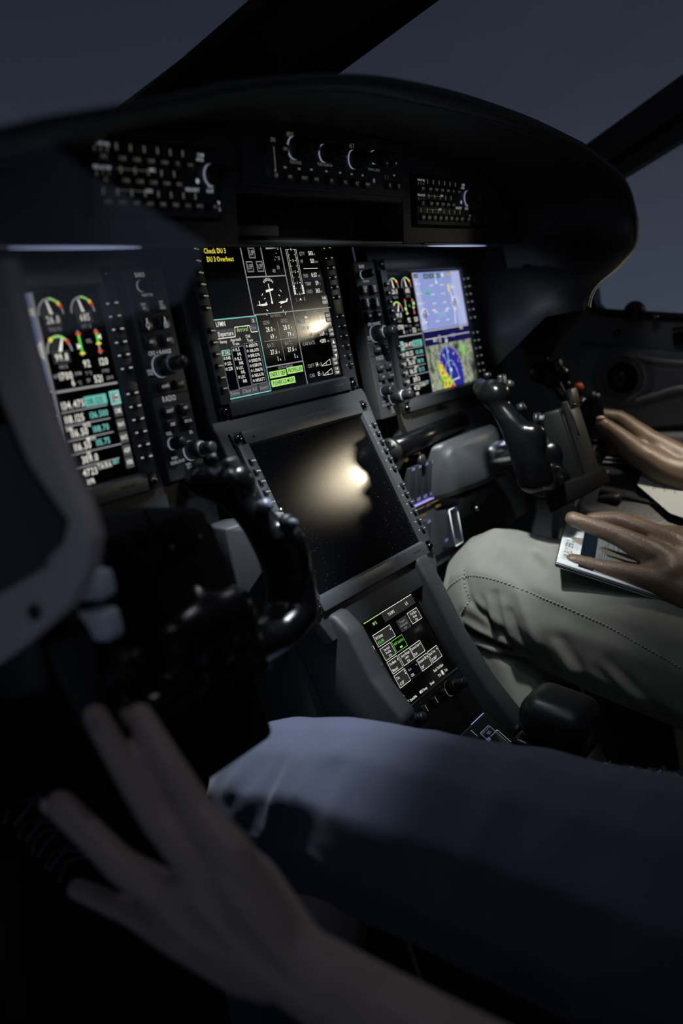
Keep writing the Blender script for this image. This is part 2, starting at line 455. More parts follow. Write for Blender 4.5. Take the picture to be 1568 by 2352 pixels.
# glass panes
mb = MB(); slab([(-.7, .33, .10), (-.06, .30, .11), (-.02, -.5, .46), (-.6, -.5, .40)], (0, .4, .9), .004, M['pane'], mb); struct(mb.build('window_1'))
mb = MB(); slab([(.17, .28, .12), (.62, .10, .12), (.64, -.42, .32), (.23, -.40, .43)], (0, .4, .9), .004, M['pane'], mb); struct(mb.build('window_2'))
mb = MB(); slab([(.64, -.06, .10), (.64, -.14, -.06), (.64, -.6, -.16), (.64, -.6, .25)], (1, 0, 0), .004, M['pane'], mb); struct(mb.build('window_3'))

# ---- glareshield hood (lofted arch)
rimL = [(-.70, -.02), (-.66, .02), (-.60, .049), (-.518, .072), (-.483, .081), (-.404, .098), (-.341, .114), (-.271, .128), (-.189, .141), (-.107, .149), (.026, .153), (.172, .149), (.30, .139), (.358, .133), (.43, .120), (.484, .107), (.515, .088), (.526, .069), (.530, .048), (.523, .028), (.505, .012), (.468, 0), (.42, -.013), (.383, -.021), (.335, -.031), (.305, -.040), (.289, -.049), (.281, -.058)]
innL = [(-.50, -.08), (-.50, -.03), (-.49, .03), (-.46, .075), (-.40, .095), (-.36, .105), (-.319, .115), (-.289, .130), (-.223, .143), (-.132, .150), (-.021, .156), (.080, .158), (.153, .160), (.235, .153), (.313, .146), (.349, .138), (.40, .125), (.44, .112), (.475, .098), (.49, .07), (.493, .05), (.495, .026), (.500, .0), (.50, -.03), (.50, -.06), (.50, -.08), (.505, -.10), (.51, -.12)]
yr = [-.235] * len(rimL)
for i, (x, z) in enumerate(rimL):
    if i > 18: yr[i] = -.235
def cr(p, k=4):
    out = []
    for i in range(len(p) - 1):
        p0, p1, p2, p3 = [Vector(p[max(0, min(len(p) - 1, j))]) for j in (i - 1, i, i + 1, i + 2)]
        for j in range(k):
            t = j / k
            out.append(.5 * ((2 * p1) + (-p0 + p2) * t + (2 * p0 - 5 * p1 + 4 * p2 - p3) * t * t + (-p0 + 3 * p1 - 3 * p2 + p3) * t ** 3))
    out.append(Vector(p[-1])); return out
rim = cr([(x, y, z) for (x, z), y in zip(rimL, yr)]); inn = cr([(x, -.088, z) for x, z in innL])
mb = MB()
n = len(rim); rows = []
for r_, i_ in zip(rim, inn):
    d = i_ - r_
    out = (r_ - Vector((0.0, r_.y, -.02))); out.y = 0; out.normalize()
    row = [i_ + Vector((0, .03, 0)), i_, r_ + d * .75 + Vector((0, 0, .004)), r_ + d * .45 + Vector((0, 0, .006)), r_ + d * .18 - out * .004, r_ + d * .10 - out * .011,
           r_ + Vector((0, -.002, 0)) - out * .011, r_ - out * .007 + Vector((0, -.005, 0)), r_ - out * .003 + Vector((0, -.005, 0)), r_ + Vector((0, -.001, 0)), r_ + Vector((0, .006, 0)), r_ + Vector((0, .05, 0)) - out * .004, i_ + Vector((0, .10, 0)) + out * .012, i_ + Vector((0, .25, 0)) + out * .01]
    rows.append(row)
k = len(rows[0]); pts = [p for r_ in rows for p in r_]
mb.add(pts, [(i * k + j, (i + 1) * k + j, (i + 1) * k + j + 1, i * k + j + 1) for i in range(n - 1) for j in range(k - 1)], M['leather'], smooth=True)
hood = thing('glareshield', (0, -.1, .15), 'black leather glareshield hood arching over the instrument panel below the windscreen', 'glareshield')
mb.build('hood_shell', hood)
mb = MB(); mb.tube([r_[6] + Vector((0, -.0012, 0)) for r_ in rows], .0016, M['leather'], 6); mb.build('piping', hood)
mb = MB()
for i in range(0, n - 1):
    a, b = rows[i][5], rows[i + 1][5]
    L = (b - a).length; m_ = max(1, int(L / .006))
    for j in range(m_):
        p = a.lerp(b, j / m_) + Vector((0, -.001, -.0006)); q_ = a.lerp(b, (j + .6) / m_) + Vector((0, -.001, -.0006)); mb.line3 = None
        mb.tube([p, q_], .0005, M['stitchblk'], 4)
mb.build('stitching', hood)

# ---- upper face box under the hood
pan = thing('instrument_panel', (0, 0, 0), 'dark grey main instrument panel carrying the displays between the two yokes', 'instrument panel')
mb = MB()
top = [(p.x, p.z) for p in inn if p.z > .06 and -.46 < p.x < .49]
# three face blocks around the recess: work in F_UP mm
def upbox(x0, x1, y0, y1, z0, z1, m, bev=0): mb.box(x0, x1, y0, y1, z0, z1, m, F_UP, bev)
mb.prism([(-470, -38), (-152, -38), (-152, 58), (-290, 42), (-319, 28), (-360, 18), (-400, 7), (-460, -12), (-470, -20)], -60, 0, M['panel'], F_UP, 1.5)
mb.prism([(146, -38), (490, -38), (484, -8), (470, 10), (440, 24), (400, 37), (349, 50), (313, 58), (146, 68)], -60, 0, M['panel'], F_UP, 1.5)
upbox(-152.5, 146.5, 6, 75, -60, 0, M['panel'], 1.5)
upbox(-152.5, 146.5, -38, 7, -60, -32, M['matte'])
upbox(-152.5, -75, -30, -20, -32, -12, M['panel'], 1)
upbox(-152.5, 146.5, -38, -34, -32, -1, M['panel'], 1)
# sloped underside back to the recessed main panel
mb.add([(-.48, -.085, .051), (.50, -.085, .051), (.50, .004, .092), (-.48, .004, .092)], [(0, 1, 2, 3)], M['panel'])
mb.build('upper_face', pan)
# main vertical plate, centre plate, side returns
mb = MB()
for x0, x1 in ((-.56, -.215), (.215, .56)):
    mb.box(x0, x1, .003, .02, -.205 if x0 < 0 else -.345, .10, M['panel'])
mb.box(-.215, .215, .022, .03, -.26, .10, M['matte'])
mb.build('main_plate', pan)
mb = MB()
mb.box(-.139, .139, .002, .016, -.1165, .10, M['panel'], bev=.003)
mb.prism([(-139, 97), (-141, 104), (-139, 112), (139, 112), (141, 104), (133, 40), (126, -108), (112, -126), (-112, -126), (-135, -60)], -14, -1.2, M['panel'], F_LOW, bev=2)
for x, y in ((-132, -103), (131, -96)):
    mb.cyl((x, y, -1), (x, y, -.2), 3.2, 2.8, M['screw'], 14, F_MFD)
mb.build('centre_plate', pan)
M['lens'] = emi('strip_lens', '#aeb9e4', .85)
for x0, n_, lb in ((-.405, 26, 'left'), (.195, 34, 'right')):
    t = thing('flood_strip', (x0 + n_ * .0025, -.0895, .0475), 'slim glowing light strip under the hood edge above the %s flight display' % lb, 'light strip')
    mb = MB(); mb.tube([(x0 + .005 * i, -.0895, .0478) for i in range(n_)], [.0010 * math.sin(math.pi * (i + .5) / n_) ** .5 for i in range(n_)], M['lens'], 8); mb.build('lens', t)
    mb = MB(); mb.box(x0 - .01, x0 + n_ * .005 + .01, -.0905, -.0865, .0490, .0520, M['bezel'], None, .0008); mb.build('housing', t)
mb = MB()   # round tube below the right display and small placard text
mb.text('TERRAIN WARN', 264, -142, 4, M['print'], F_MFD, w=34, z=-2.6); mb.text('SEE AFM SUPPLEMENT', 260, -150, 4, M['print'], F_MFD, w=42, z=-2.6)
mb.text('MAGNETIC COMPASS', 308, -137, 4, M['print'], F_MFD, w=46, z=-2.6); mb.text('CORRECTION CARD', 312, -146, 4, M['print'], F_MFD, w=40, z=-2.6)
mb.build('placard_print', pan)

# ================================================================== DISPLAY UNITS
ROWS = [65, 54, 43, 32, 21, 9.6, -12, -23.2, -34.5, -45.6, -57, -67.5]
def display_unit(F, label, canvas, tickmat='e_tick', hide_top=False, knobless=False):
    o = F @ Vector((0, 0, 0))
    t = thing('display_unit', o, label, 'display', None)
    mb = MB()
    W_, H_, w, h, T_ = 124, 96, 105.8, 79.6, 4.2
    c = 13
    # bezel ring with notched corners
    out = [(-W_ + c, -H_), (W_ - c, -H_), (W_ - c, -H_ + c), (W_, -H_ + c), (W_, H_ - c), (W_ - c, H_ - c), (W_ - c, H_), (-W_ + c, H_), (-W_ + c, H_ - c), (-W_, H_ - c), (-W_, -H_ + c), (-W_ + c, -H_ + c)]
    mb.box(-W_ + c, W_ - c, -H_, -h - 2, -2, T_, M['bezel'], F, .8)
    mb.box(-W_ + c, W_ - c, h + 2, H_, -2, T_, M['bezel'], F, .8)
    mb.box(-W_, -w - 2, -H_ + c, H_ - c, -2, T_, M['bezel'], F, .8)
    mb.box(w + 2, W_, -H_ + c, H_ - c, -2, T_, M['bezel'], F, .8)
    # inner chamfer
    a = [(-w - 2.2, -h - 2.2, T_ - .2), (w + 2.2, -h - 2.2, T_ - .2), (w + 2.2, h + 2.2, T_ - .2), (-w - 2.2, h + 2.2, T_ - .2)]
    b = [(-w, -h, .1), (w, -h, .1), (w, h, .1), (-w, h, .1)]
    mb.add(a + b, [(i, (i + 1) % 4, (i + 1) % 4 + 4, i + 4) for i in range(4)], M['bezel'], F)
    for sx in (-1, 1):
        for y in ROWS:
            x = sx * (w + 4.3); mb.rect(x - 1.5, y - .45, x + 1.5, y + .45, M[tickmat], F, T_ + .1)
    mb.cyl((-96, 88, 3.6), (-96, 88, T_ + .1), 1.4, 1.4, M['matte'], 12, F)
    mb.text('Honeywell', 78, -89, 2.6, M['print'] if tickmat == 'e_tickw' else M['printd'], F, w=17, z=T_ + .15)
    mb.build('bezel', t)
    mb = MB(); mb.box(-w, w, -h, h, -2, 0, M['screen' if canvas else 'screen_off'], F); sc = mb.build('screen', t)
    if canvas:
        mb = MB(); canvas(mb, F); mb.build('screen_image', sc)
    for sx in (-1, 1):
        for y in ROWS:
            mb = MB(); x = sx * 117.2
            mb.box(x - 3.1, x + 3.1, y - 2.6, y + 2.8, T_ - .5, T_ + 3.2, M['key'], F, .7)
            mb.rect(x - 1.9, y - .45, x + 1.9, y + .45, M[tickmat], F, T_ + 3.35)
            mb.build('soft_key', t)
    for sx, sy in ((-1, -1), (1, -1), (1, 1), (-1, 1)):
        mb = MB(); x, y = sx * (W_ - 6), sy * (H_ - 6)
        mb.box(x - 7, x + 7, y - 7, y + 7, -2, 1.6, M['black'], F, .8)
        mb.cyl((x, y, 1.4), (x, y, 6), 4.4, 4.4, M['screw'], 18, F, rings=[(0, 4.6), (.6, 4.4), (.85, 3.6), (1, 2.2)])
        mb.build('mounting_screw', t)
    return t

def mfd(mb, F):
    g, w, y_, gr, dm = M['e_grey'], M['e_white'], M['e_yellow'], M['e_green'], M['e_dim']
    T = lambda s, x, y, h, m=w, al='l', **k: mb.text(s, x, y, h, m, F, al, **k)
    L = lambda a, b, c, d, wd=1.3, m=g: mb.line(a, b, c, d, wd, m, F)
    L(-38.5, 80, -38.5, 0); L(-4.5, 80, -4.5, 37.5); L(31, 80, 31, -79.6); L(-38.5, 37.5, 31, 37.5); L(-105, -.6, 105, -.6) if 0 else L(-38.5, -.6, 105, -.6)
    L(-35, -54.5, 31, -54.5); L(-31, -28.4, 28, -28.4, .6); L(-1.3, -9, -1.3, -51, .6)
    T('1 Heat', -77, 69.5, 4.6, y_, w=20); T('.', -82, 69.5, 4.6, y_); T('Check DU 3', -97, 62, 4.8, y_, w=34); T('DU 3 Overheat', -95, 54, 4.8, y_, w=42)
    T('GEAR', -22, 74, 2.7, g, 'c'); T('FLAPS', 13, 74, 2.7, g, 'c'); T('FUEL', 60, 74, 2.7, g, 'c'); T('TRIM', -3, 33, 2.7, g, 'c')
    T('ELECTRICAL', -2, -4.6, 2.5, g, 'c'); T('ENVIRONMENT', 67, -4.6, 2.5, g, 'c'); T('ICE PROTECTION', -3, -58.6, 2.5, g, 'c')
    for x, y in ((-21.5, 62), (-29, 48), (-12, 48)):
        mb.frame(x - 5.2, y - 5.2, x + 5.2, y + 5.2, .5, g, F); mb.frame(x - 4.4, y - 4.4, x + 4.4, y + 4.4, .3, g, F); T('UP', x, y - 2.6, 5.2, g, 'c')
    mb.poly([(4, 67.5), (5, 69.3), (20, 67.3), (20, 66.2), (5, 65.3)], g, F); mb.line(19, 66.7, 23, 66.7, .5, g, F)
    T('0', 24, 64.6, 4.4, g); T('15', 22, 54, 4, g); T('30', 17, 44.5, 4, g); T('40', 8, 41, 4, g)
    for a in (-20, -38, -52): mb.line(8 + 13 * math.cos(math.radians(a)), 66 + 13 * math.sin(math.radians(a)), 8 + 15.5 * math.cos(math.radians(a)), 66 + 15.5 * math.sin(math.radians(a)), .6, g, F)
    # fuel bars
    for x in (41.5, 58):
        mb.frame(x - 1.4, 17, x + 1.4, 65, .45, w, F)
        for k in range(4): mb.rect(x - 1.1, 17.4 + k * 2.4, x + 1.1, 19.2 + k * 2.4, w, F, .42)
    for k in range(5):
        yy = 17 + 12 * k
        T(str(k), 49.7, yy - 1.3, 2.8, w, 'c'); L(44, yy, 46.5, yy, .5, w); L(53, yy, 55.5, yy, .5, w)
        if k < 4: mb.rect(45, yy + 6, 46, yy + 6.6, w, F); mb.rect(53.6, yy + 6, 54.6, yy + 6.6, w, F)
    T('L', 42, 9.5, 4, g, 'c'); T('R', 57.5, 9.5, 4, g, 'c'); mb.poly([(47, 9.5), (49.7, 13), (52.4, 9.5), (51, 10.5), (48.4, 10.5)], w, F)
    for yy, a, v, u in ((58.5, 'QTY', '503', 'LB'), (50, 'FF', '521', 'LB/H'), (34.5, 'END', '0:57', 'H:M'), (25.5, 'TEMP', '59', '\u00b0C'), (17, 'USED', '365', 'LB')):
        T(a, 64, yy, 3.8, g); T(v, 91, yy, 4.6, w, 'r'); T(u, 92, yy, 2.2, g)
    L(67, 44, 95, 44, .6, w)
    mb.rect(91, 3, 103, 13.5, M['e_dim'], F); T('FUEL', 97, 9, 3, w, 'c'); T('RESET', 97, 4.4, 3, w, 'c')
    # trim pictogram
    mb.poly([(-4.2, 30), (-3.0, 30), (-2.6, 12), (-4.2, 12)], w, F); mb.poly([(-10.5, 21), (3, 23), (3, 25), (-10.5, 23.6)], w, F); mb.disc(-3.4, 10.5, 1.6, w, F)
    for a in range(50, 131, 11): mb.line(-3.4 + 11 * math.cos(math.radians(a)), 22 + 11 * math.sin(math.radians(a)), -3.4 + 14 * math.cos(math.radians(a)), 22 + 14 * math.sin(math.radians(a)), .8, w, F)
    mb.poly([(-31, 9), (-16, 10), (-13, 12), (-13, 8), (-20, 7.5)], w, F); mb.rect(-26, 8, -24.6, 13, w, F)
    for a in (-45, -25, 0, 25, 45): mb.line(-28 + 13 * math.cos(math.radians(a)), 9 + 13 * math.sin(math.radians(a)), -28 + 16 * math.cos(math.radians(a)), 9 + 16 * math.sin(math.radians(a)), .8, w, F)
    mb.poly([(11, 8), (24, 10), (26, 14), (23, 13), (22, 11), (11, 11)], w, F)
    for a in (125, 150, 180, 200, 220, 238): mb.line(24 + 13 * math.cos(math.radians(a)), 10 + 13 * math.sin(math.radians(a)), 24 + 16 * math.cos(math.radians(a)), 10 + 16 * math.sin(math.radians(a)), .8, w, F)
    # electrical
    for x, n1, v1, a1, yy in ((-25, 'GEN1', '28.0', '69', -11.5), (6, 'GEN2', '28.0', '79', -11.5), (-25, 'BAT1', '27.6', '1', -35), (6, 'BAT2', '27.6', '1', -35)):
        T(n1, x - 2, yy, 4, g); T(v1, x + 13, yy - 7.5, 4.8, w, 'r'); T('V', x + 15, yy - 7.5, 2.4, w); T(a1, x + 13, yy - 15, 4.8, w, 'r'); T('A', x + 15, yy - 15, 2.4, w)
    # ice
    for x0, y0, x1, s in ((-33, -66.5, -3.5, 'INERT SEP'), (-1.5, -65.5, 28, 'PROPELLER'), (-33, -75.5, 10, 'PUSHER ICE MODE')):
        mb.rect(x0, y0, x1, y0 + 7, gr, F); T(s, (x0 + x1) / 2, y0 + 1.6, 4, M['e_black'], 'c', w=(x1 - x0) * .9, z=.6)
    # environment
    T('LFMN', 35, -14.5, 5, g, w=13); T('FMS', 50, -9.8, 2.6, w); T('ELEV', 50, -14, 2.6, w)
    for yy, a, v, u in ((-13, '', '10', 'FT'), (-22, 'CAB ALT', '810', 'FT'), (-30.5, '\u0394P', '1.69', 'PSI'), (-38.5, 'CAB RATE', '+300', 'FPM')):
        T(a.replace('\u0394', ''), 61, yy, 3.8, g, 'r'); T(v, 83, yy, 4.4, w, 'r'); T(u, 85, yy, 2.2, g)
    mb.pline([(54.5, -30.4), (56.5, -26.5), (58.5, -30.4), (54.5, -30.4)], .4, g, F)
    for y0, a, b in ((-16.5, 'DEST', 'ELEV'), (-33, 'LOW', 'CAB')):
        mb.rect(92, y0, 103, y0 + 11, M['e_dim'], F); T(a, 97.5, y0 + 6, 2.8, w, 'c'); T(b, 97.5, y0 + 1.5, 2.8, w, 'c')
    mb.rect(93, -59, 103, -35, M['e_dim'], F); mb.poly([(95.5, -41), (100.5, -41), (98, -36.5)], w, F, .5); mb.poly([(95.5, -53), (98, -57.5), (100.5, -53)], w, F, .5)
    T('CAB', 98, -45.6, 2.5, w, 'c'); T('TEMP', 98, -50, 2.5, w, 'c')
    for yy, a, v in ((-63, 'CKPT', '14'), (-73.5, 'CAB', '15')):
        T(a, 38, yy, 3.8, g); T(v, 59, yy, 4.6, w, 'r'); T('\u00b0C', 60, yy, 2.4, g)
        mb.pline([(65, yy + 4), (65, yy - .5), (84, yy - .5), (84, yy + 5.5), (66, yy)], .5, w, F); L(75, yy, 75, yy + 2.6, .5, w)
        mb.rect(88, yy - 2.5, 100, yy + 7, M['e_dim'], F); T('CKPT' if v == '14' else 'CAB', 94, yy + 3, 2.6, w, 'c'); T('TEMP', 94, yy - 1.3, 2.6, w, 'c')
    # arrival window
    mb.frame(-104.6, -78.6, -36.4, -1.6, 1.0, M['e_cyan'], F, .6)
    mb.rect(-104, -78, -37, -2, M['e_dark'], F, .3); T('LFMN', -102, -8.3, 4.6, w); mb.rect(-46, -8.8, -38, -2.6, M['e_dim'], F, .4); T('X', -42, -7.8, 3.6, w, 'c')
    mb.rect(-103, -19.5, -76.5, -11.5, M['e_dim'], F, .38); mb.rect(-49, -17, -38, -9.5, M['e_dim'], F, .38)
    T('Departure', -90, -17.8, 4.2, w, 'c', w=24); T('Arrival', -62.5, -15.5, 4.2, M['e_green'], 'c', w=19); T('View', -44, -14.8, 3.6, g, 'c', w=9)
    mb.pline([(-103, -19.8), (-76, -19.8), (-74, -10.5), (-50, -10.5), (-49, -17.3), (-38, -17.3)], .8, w, F)
    T('Runway', -101.5, -24.5, 3, w, w=11); T('Approach', -85, -24, 3, w, w=17); T('Trans', -83, -28, 3, w, w=11); T('STAR', -60, -22.4, 3, w, w=8); T('Trans', -59, -26.4, 3, w, w=10)
    mb.rect(-102.5, -71.5, -87.5, -33, M['e_black'], F, .42); mb.rect(-86, -70, -66.5, -30, M['e_black'], F, .42); mb.rect(-64, -68.5, -41, -28, M['e_black'], F, .42)
    mb.frame(-102.8, -71.8, -87.2, -32.7, .4, g, F, .5); mb.frame(-86.3, -70.3, -66.2, -29.7, .4, g, F, .5); mb.frame(-64.3, -68.8, -40.7, -27.7, .4, g, F, .5)
    mb.frame(-102, -36.4, -90, -31.6, .7, M['e_cyan'], F, .7)
    for i, s in enumerate(('04L', '04R', '22L', '22R')): T(s, -97.5, -35.7 - 5.2 * i, 3.2, w, w=7.5, z=.6); mb.arc(-100, -34 - 5.2 * i, 1.1, .5, 0, 360, w, F, .6, 8)
    for i, s in enumerate(('ILS', '04L', 'ILS', '04R', 'LOC', '04L', 'LOC', '04R')):
        T(s, -80.5 + (i % 2) * 1.5, -34 - 4.5 * i, 3.2, w, w=7, z=.6)
        if i % 2 == 0: mb.arc(-83.4, -32.3 - 4.5 * i, 1.1, .5, 0, 360, w, F, .6, 8)
    for i, s in enumerate(('ABDI7R', 'ABLA7R', 'BIRG7R', 'BORD7R', 'KERI7R', 'LONS7R', 'NISA7R', 'NISA7T')):
        T(s, -58.5, -32 - 5 * i, 3.2, w, w=16, z=.6); mb.arc(-61.4, -30.4 - 5 * i, 1.1, .5, 0, 360, w, F, .6, 8)
    for x0, x1, s in ((-103, -86.5, 'Delete'), (-85, -57, 'Clear All'), (-55, -38, 'Insert')):
        mb.rect(x0, -77.8, x1, -70.6 + (x0 > -86) * 1.4, M['e_dim'], F, .5); T(s, (x0 + x1) / 2, -75.6, 3.6, g, 'c', w=(x1 - x0) * .86, z=.6)

def pfd(side):
    def f(mb, F):
        g, w, y_, cy = M['e_grey'], M['e_white'], M['e_yellow'], M['e_cyan']
        ex = 36.5 if side < 0 else -105.5     # engine / radio window x origin (68 wide)
        bs = 1.0
        T = lambda s, x, y, h, m=w, al='l', **k: mb.text(s, ex + x, y, h * bs, m, F, al, **k)
        for cx, cy_, v, na, a2 in ((14, 60, '26.0', 102, 'TRQ PSI'), (48, 60, '685', 104, 'ITT \u00b0C'), (14, 30, '99.8', 66, 'NG %')):
            X = ex + cx
            mb.disc(X, cy_, 10.5, M['e_dark'], F, .3, 24, na, 180); mb.arc(X, cy_, 12.6, 1.6, 0, 180, g, F); mb.arc(X, cy_, 12.6, 1.9, 48, 90 if cy_ > 50 else 120, M['e_green'], F, .5)
            ya, ra = ((42, 30) if cy_ > 50 else (125, 38))
            for a, m in ((ya, y_), (ra, M['e_red'])): mb.disc(X + 12.6 * math.cos(math.radians(a)), cy_ + 12.6 * math.sin(math.radians(a)), 1.9, m, F, .6, 8)
            c, s_ = math.cos(math.radians(na)), math.sin(math.radians(na))
            mb.poly([(X - s_ * 1.7, cy_ + c * 1.7), (X + s_ * 1.7, cy_ - c * 1.7), (X + c * 11.4 + s_ * .8, cy_ + s_ * 11.4 - c * .8), (X + c * 11.4 - s_ * .8, cy_ + s_ * 11.4 + c * .8)], w, F, .55)
            mb.rect(X - 8.5, cy_ - 8.5, X + 8.5, cy_ + .5, M['e_dim'], F, .6); mb.rect(X - 7.8, cy_ - 7.8, X + 7.8, cy_ - .2, M['e_black'], F, .65)
            T(v, cx, cy_ - 6.8, 5.6, w, 'c', z=.8); T(a2, cx, cy_ - 13, 2.8, g, 'c')
        for cx, hi, mk in ((37, 1, -1), (57, 0, 1)):
            X = ex + cx; mb.rect(X - .9, 25, X + .9, 45.5, g, F)
            mb.rect(X - 1.1, 27 if hi else 34, X + 1.1, 42, M['e_lime'], F, .5)
            for yy, m in ((43, M['e_red']), (27 if hi else 33.5, y_)) + (() if hi else ((27, M['e_red']),)): mb.rect(X - 2.6, yy - .9, X + 2.6, yy + .9, m, F, .6)
            mb.poly([(X, 36 + 3 * mk), (X + mk * 4, 33.5 + 3 * mk), (X + mk * 4, 38.5 + 3 * mk)], w, F, .7)
        T('OIL', 47, 35, 3, g, 'c'); T('92', 39, 15.5, 5.8, w, 'c'); T('120', 58, 15.5, 5.8, w, 'c'); T('T \u00b0C', 39, 9, 2.8, g, 'c'); T('P PSI', 58, 9, 2.8, g, 'c')
        T('NP', 1.5, 10, 3, g); T('1700', 14, 8, 5.8, w, 'c'); T('RPM', 24, 10, 2.8, g); T('T1', 1.5, 0.5, 3, g) if 0 else None
        T('6', 20, 2.2, 5.4, w, 'c'); T('\u00b0C', 25, 2.4, 2.8, g); T('FF', 35, 3, 3, g); T('521', 48, 2, 5.8, w, 'c'); T('LB/H', 57, 3, 2.8, g)
        mb.line(ex, -.8, ex + 68, -.8, 1.8, g, F)
        lx, fx = (61.5, 2) if side < 0 else (6.5, 13)
        rows = (('134.475', '118.125', -15.2), ('118.125', '136.500', -26.5), ('116.50', '108.70', -38.2), ('116.50', '115.75', -49.4), ('309.0', '', -60.6), ('4723', '', -71))
        for i, (a, b, yy) in enumerate(rows):
            T(a, fx + (0, 0, 3, 3, 8, 6)[i], yy, 5.8, w); 
            if b:
                if i == 0: mb.rect(ex + fx + 25.2, yy - 1, ex + fx + 50, yy + 7.2, M['e_tealbox'], F, .4)
                T(b, fx + 27, yy + .4, 5, M['e_black'] if i == 0 else cy, z=.6)
            if i < 5: mb.line(ex + fx - 1, yy - 2.4, ex + fx + (49 if i != 3 else 55), yy - 2.4, 1.0, g, F)
            ly = yy + 2.4
            if i == 0: mb.frame(ex + lx - 4.8, ly - 5, ex + lx + 4.8, ly + 5, 1.7, cy, F, .6)
            mb.rect(ex + lx - 4.6, ly - 4.8, ex + lx + 4.6, ly + 4.8, M['e_dim'] if i else M['e_dark'], F, .45)
            s1, s2 = (('COM', '1'), ('COM2', ''), ('NAV1', ''), ('NAV2', ''), ('ADF', ''), ('XPDR', ''))[i]
            if s2: T(s1, lx, ly + .6, 3, w, 'c', w=7, z=.7); T('TUNE', lx, ly - 3.6, 3, w, 'c', w=7, z=.7)
            else: T(s1, lx, ly - 1.8, 3.8, w, 'c', w=7.6, z=.7)
        T('DME', fx, -32.5, 2.6, w); T('NCE', fx + 18, -32, 3.2, w); T('MH H', fx + 18, -43.6, 3.2, w); T('NI', fx + 15, -54.8, 3.2, w)
        T('TA/RA', fx + 23, -68.4, 4.6, w, w=16); T('ABV', fx + 40, -67.2, 4, cy, w=8); T('XPR', fx + 8, -78, 4.2, w, w=9)
        # attitude / map window
        ax0, ax1 = (-105.5, 34.5) if side < 0 else (-36.5, 105.5)
        mb.rect(ax0, 2, ax1, 78, M['e_sky'], F, .3); mb.rect(ax0, -19, ax1, 2, M['e_navy'], F, .3); mb.rect(ax0, -79, ax1, -19, M['e_map'], F, .3)
        mb.line(ax1 if side < 0 else ax0, 78, ax1 if side < 0 else ax0, -79, 1.4 + (side < 0) * 1.6, g, F, .6)
        cx = (ax0 + ax1) / 2 - 6
        mb.rect(ax0, 2, ax0 + 15, 78, M['e_sky2'], F, .34); mb.rect(ax1 - 28, 2, ax1, 78, M['e_sky2'], F, .34) if side > 0 else None
        for i, s in enumerate(('180', '160', '140', '120', '100')): mb.text(s, ax0 + 3, 62 - i * 13, 3.4, w, F); mb.line(ax0 + 13, 63.5 - i * 13, ax0 + 19, 63.5 - i * 13, .8, w, F)
        for k, yy in enumerate((60, 48, 36, 24, 12)):
            for sx in (-1, 1): mb.line(cx + sx * 10, yy, cx + sx * 20, yy, .9, w, F, .5); mb.line(cx + sx * 20, yy, cx + sx * 20, yy - 2, .9, w, F, .5)
        mb.poly([(cx - 3, 62), (cx + 3, 62), (cx, 69)], w, F, .6); mb.arc(cx, 70, 3.4, .7, 0, 180, w, F, .6)
        mb.pline([(cx - 26, 27), (cx - 17, 27), (cx - 17, 24)], 1.6, w, F, .6); mb.pline([(cx + 17, 24), (cx + 17, 27), (cx + 26, 27)], 1.6, w, F, .6)
        mb.line(ax0 + 4, .5, ax1, .5, .8, w, F, .5); mb.line(ax0 + 4, -10, ax1, -10, .8, w, F, .5)
        if side < 0:      # right-hand tape of the left display: vertical speed scale and map notes
            for i, s in enumerate(('4', '2', '1', '', '1', '2', '4')):
                mb.text(s, 19, 58 - i * 9.5, 3.4, w, F, z=.6); mb.line(23, 59.5 - i * 9.5, 27, 60.5 - i * 9.5, .6, w, F, .6)
            mb.rect(22, 60, 34, 66, w, F, .6); mb.poly([(24, 34), (34, 40), (34, 25)], w, F, .6)
            mb.line(17, .5, 34, .5, 1.4, w, F, .6); mb.line(17, -20, 34, -19, 1.4, w, F, .6); mb.frame(18, -15, 26, -7, .7, w, F, .6)
            mb.rect(10, -79, 33, -45, M['e_map'], F, .5); 
            for i, s in enumerate(('TE', 'TR', 'C', 'M')): mb.text(s, 22, -57 - i * 5, 3.6, w, F, z=.7)
            return
        mb.rect(-33, 71, -22, 76.5, M['e_navy'], F, .5); mb.text('250', -27.5, 72.2, 3, y_, F, 'c', z=.7)
        for x0, x1, s in ((-6, 9, 'HDG'), (11, 26, 'AP 1'), (33, 43, 'FLC')):
            mb.rect(x0, 69.5, x1, 76, M['e_dim'], F, .5); mb.text(s, (x0 + x1) / 2, 71, 3.4, cy, F, 'c', z=.7)
        mb.disc(51, 73, 2.6, w, F, .6, 10); mb.rect(62, 69.5, 76, 77, M['e_grey'], F, .5); mb.text('300', 69, 71.2, 3.4, y_, F, 'c', z=.7)
        mb.rect(-9, 47, 4, 54, M['e_tealbox'], F, .5); mb.text('HOLD', -2.5, 48.6, 2.8, M['e_black'], F, 'c', z=.7)
        mb.rect(61, 50, 66, 60, y_, F, .5); mb.text('30200', 69, 54, 3.6, w, F, w=14)
        mb.pline([(66, 50), (73, 30), (66, 5)], 2.2, w, F, .5); mb.pline([(72, 62), (80, 46), (92, 26), (98, 5)], .9, w, F, .5)
        for x, y, s in ((-23, 12, '158'), (72, 24, '300')):
            mb.text(s, x - 6, y + 6, 6.5, M['e_black'], F, w=13, z=.9); mb.text('8', x + 4, y + 12, 5, M['e_black'], F, z=.9); mb.text('0', x + 4, y - 2, 5, M['e_black'], F, z=.9)
            mb.arc(x + 2, y + 9, 9, 1.4, 0, 300, w, F, .85)
        mb.text('TRAK 160 HDG', 14, 20, 3, cy, F, w=26, z=.7); mb.line(14, 17, 40, 19, .7, cy, F, .7)
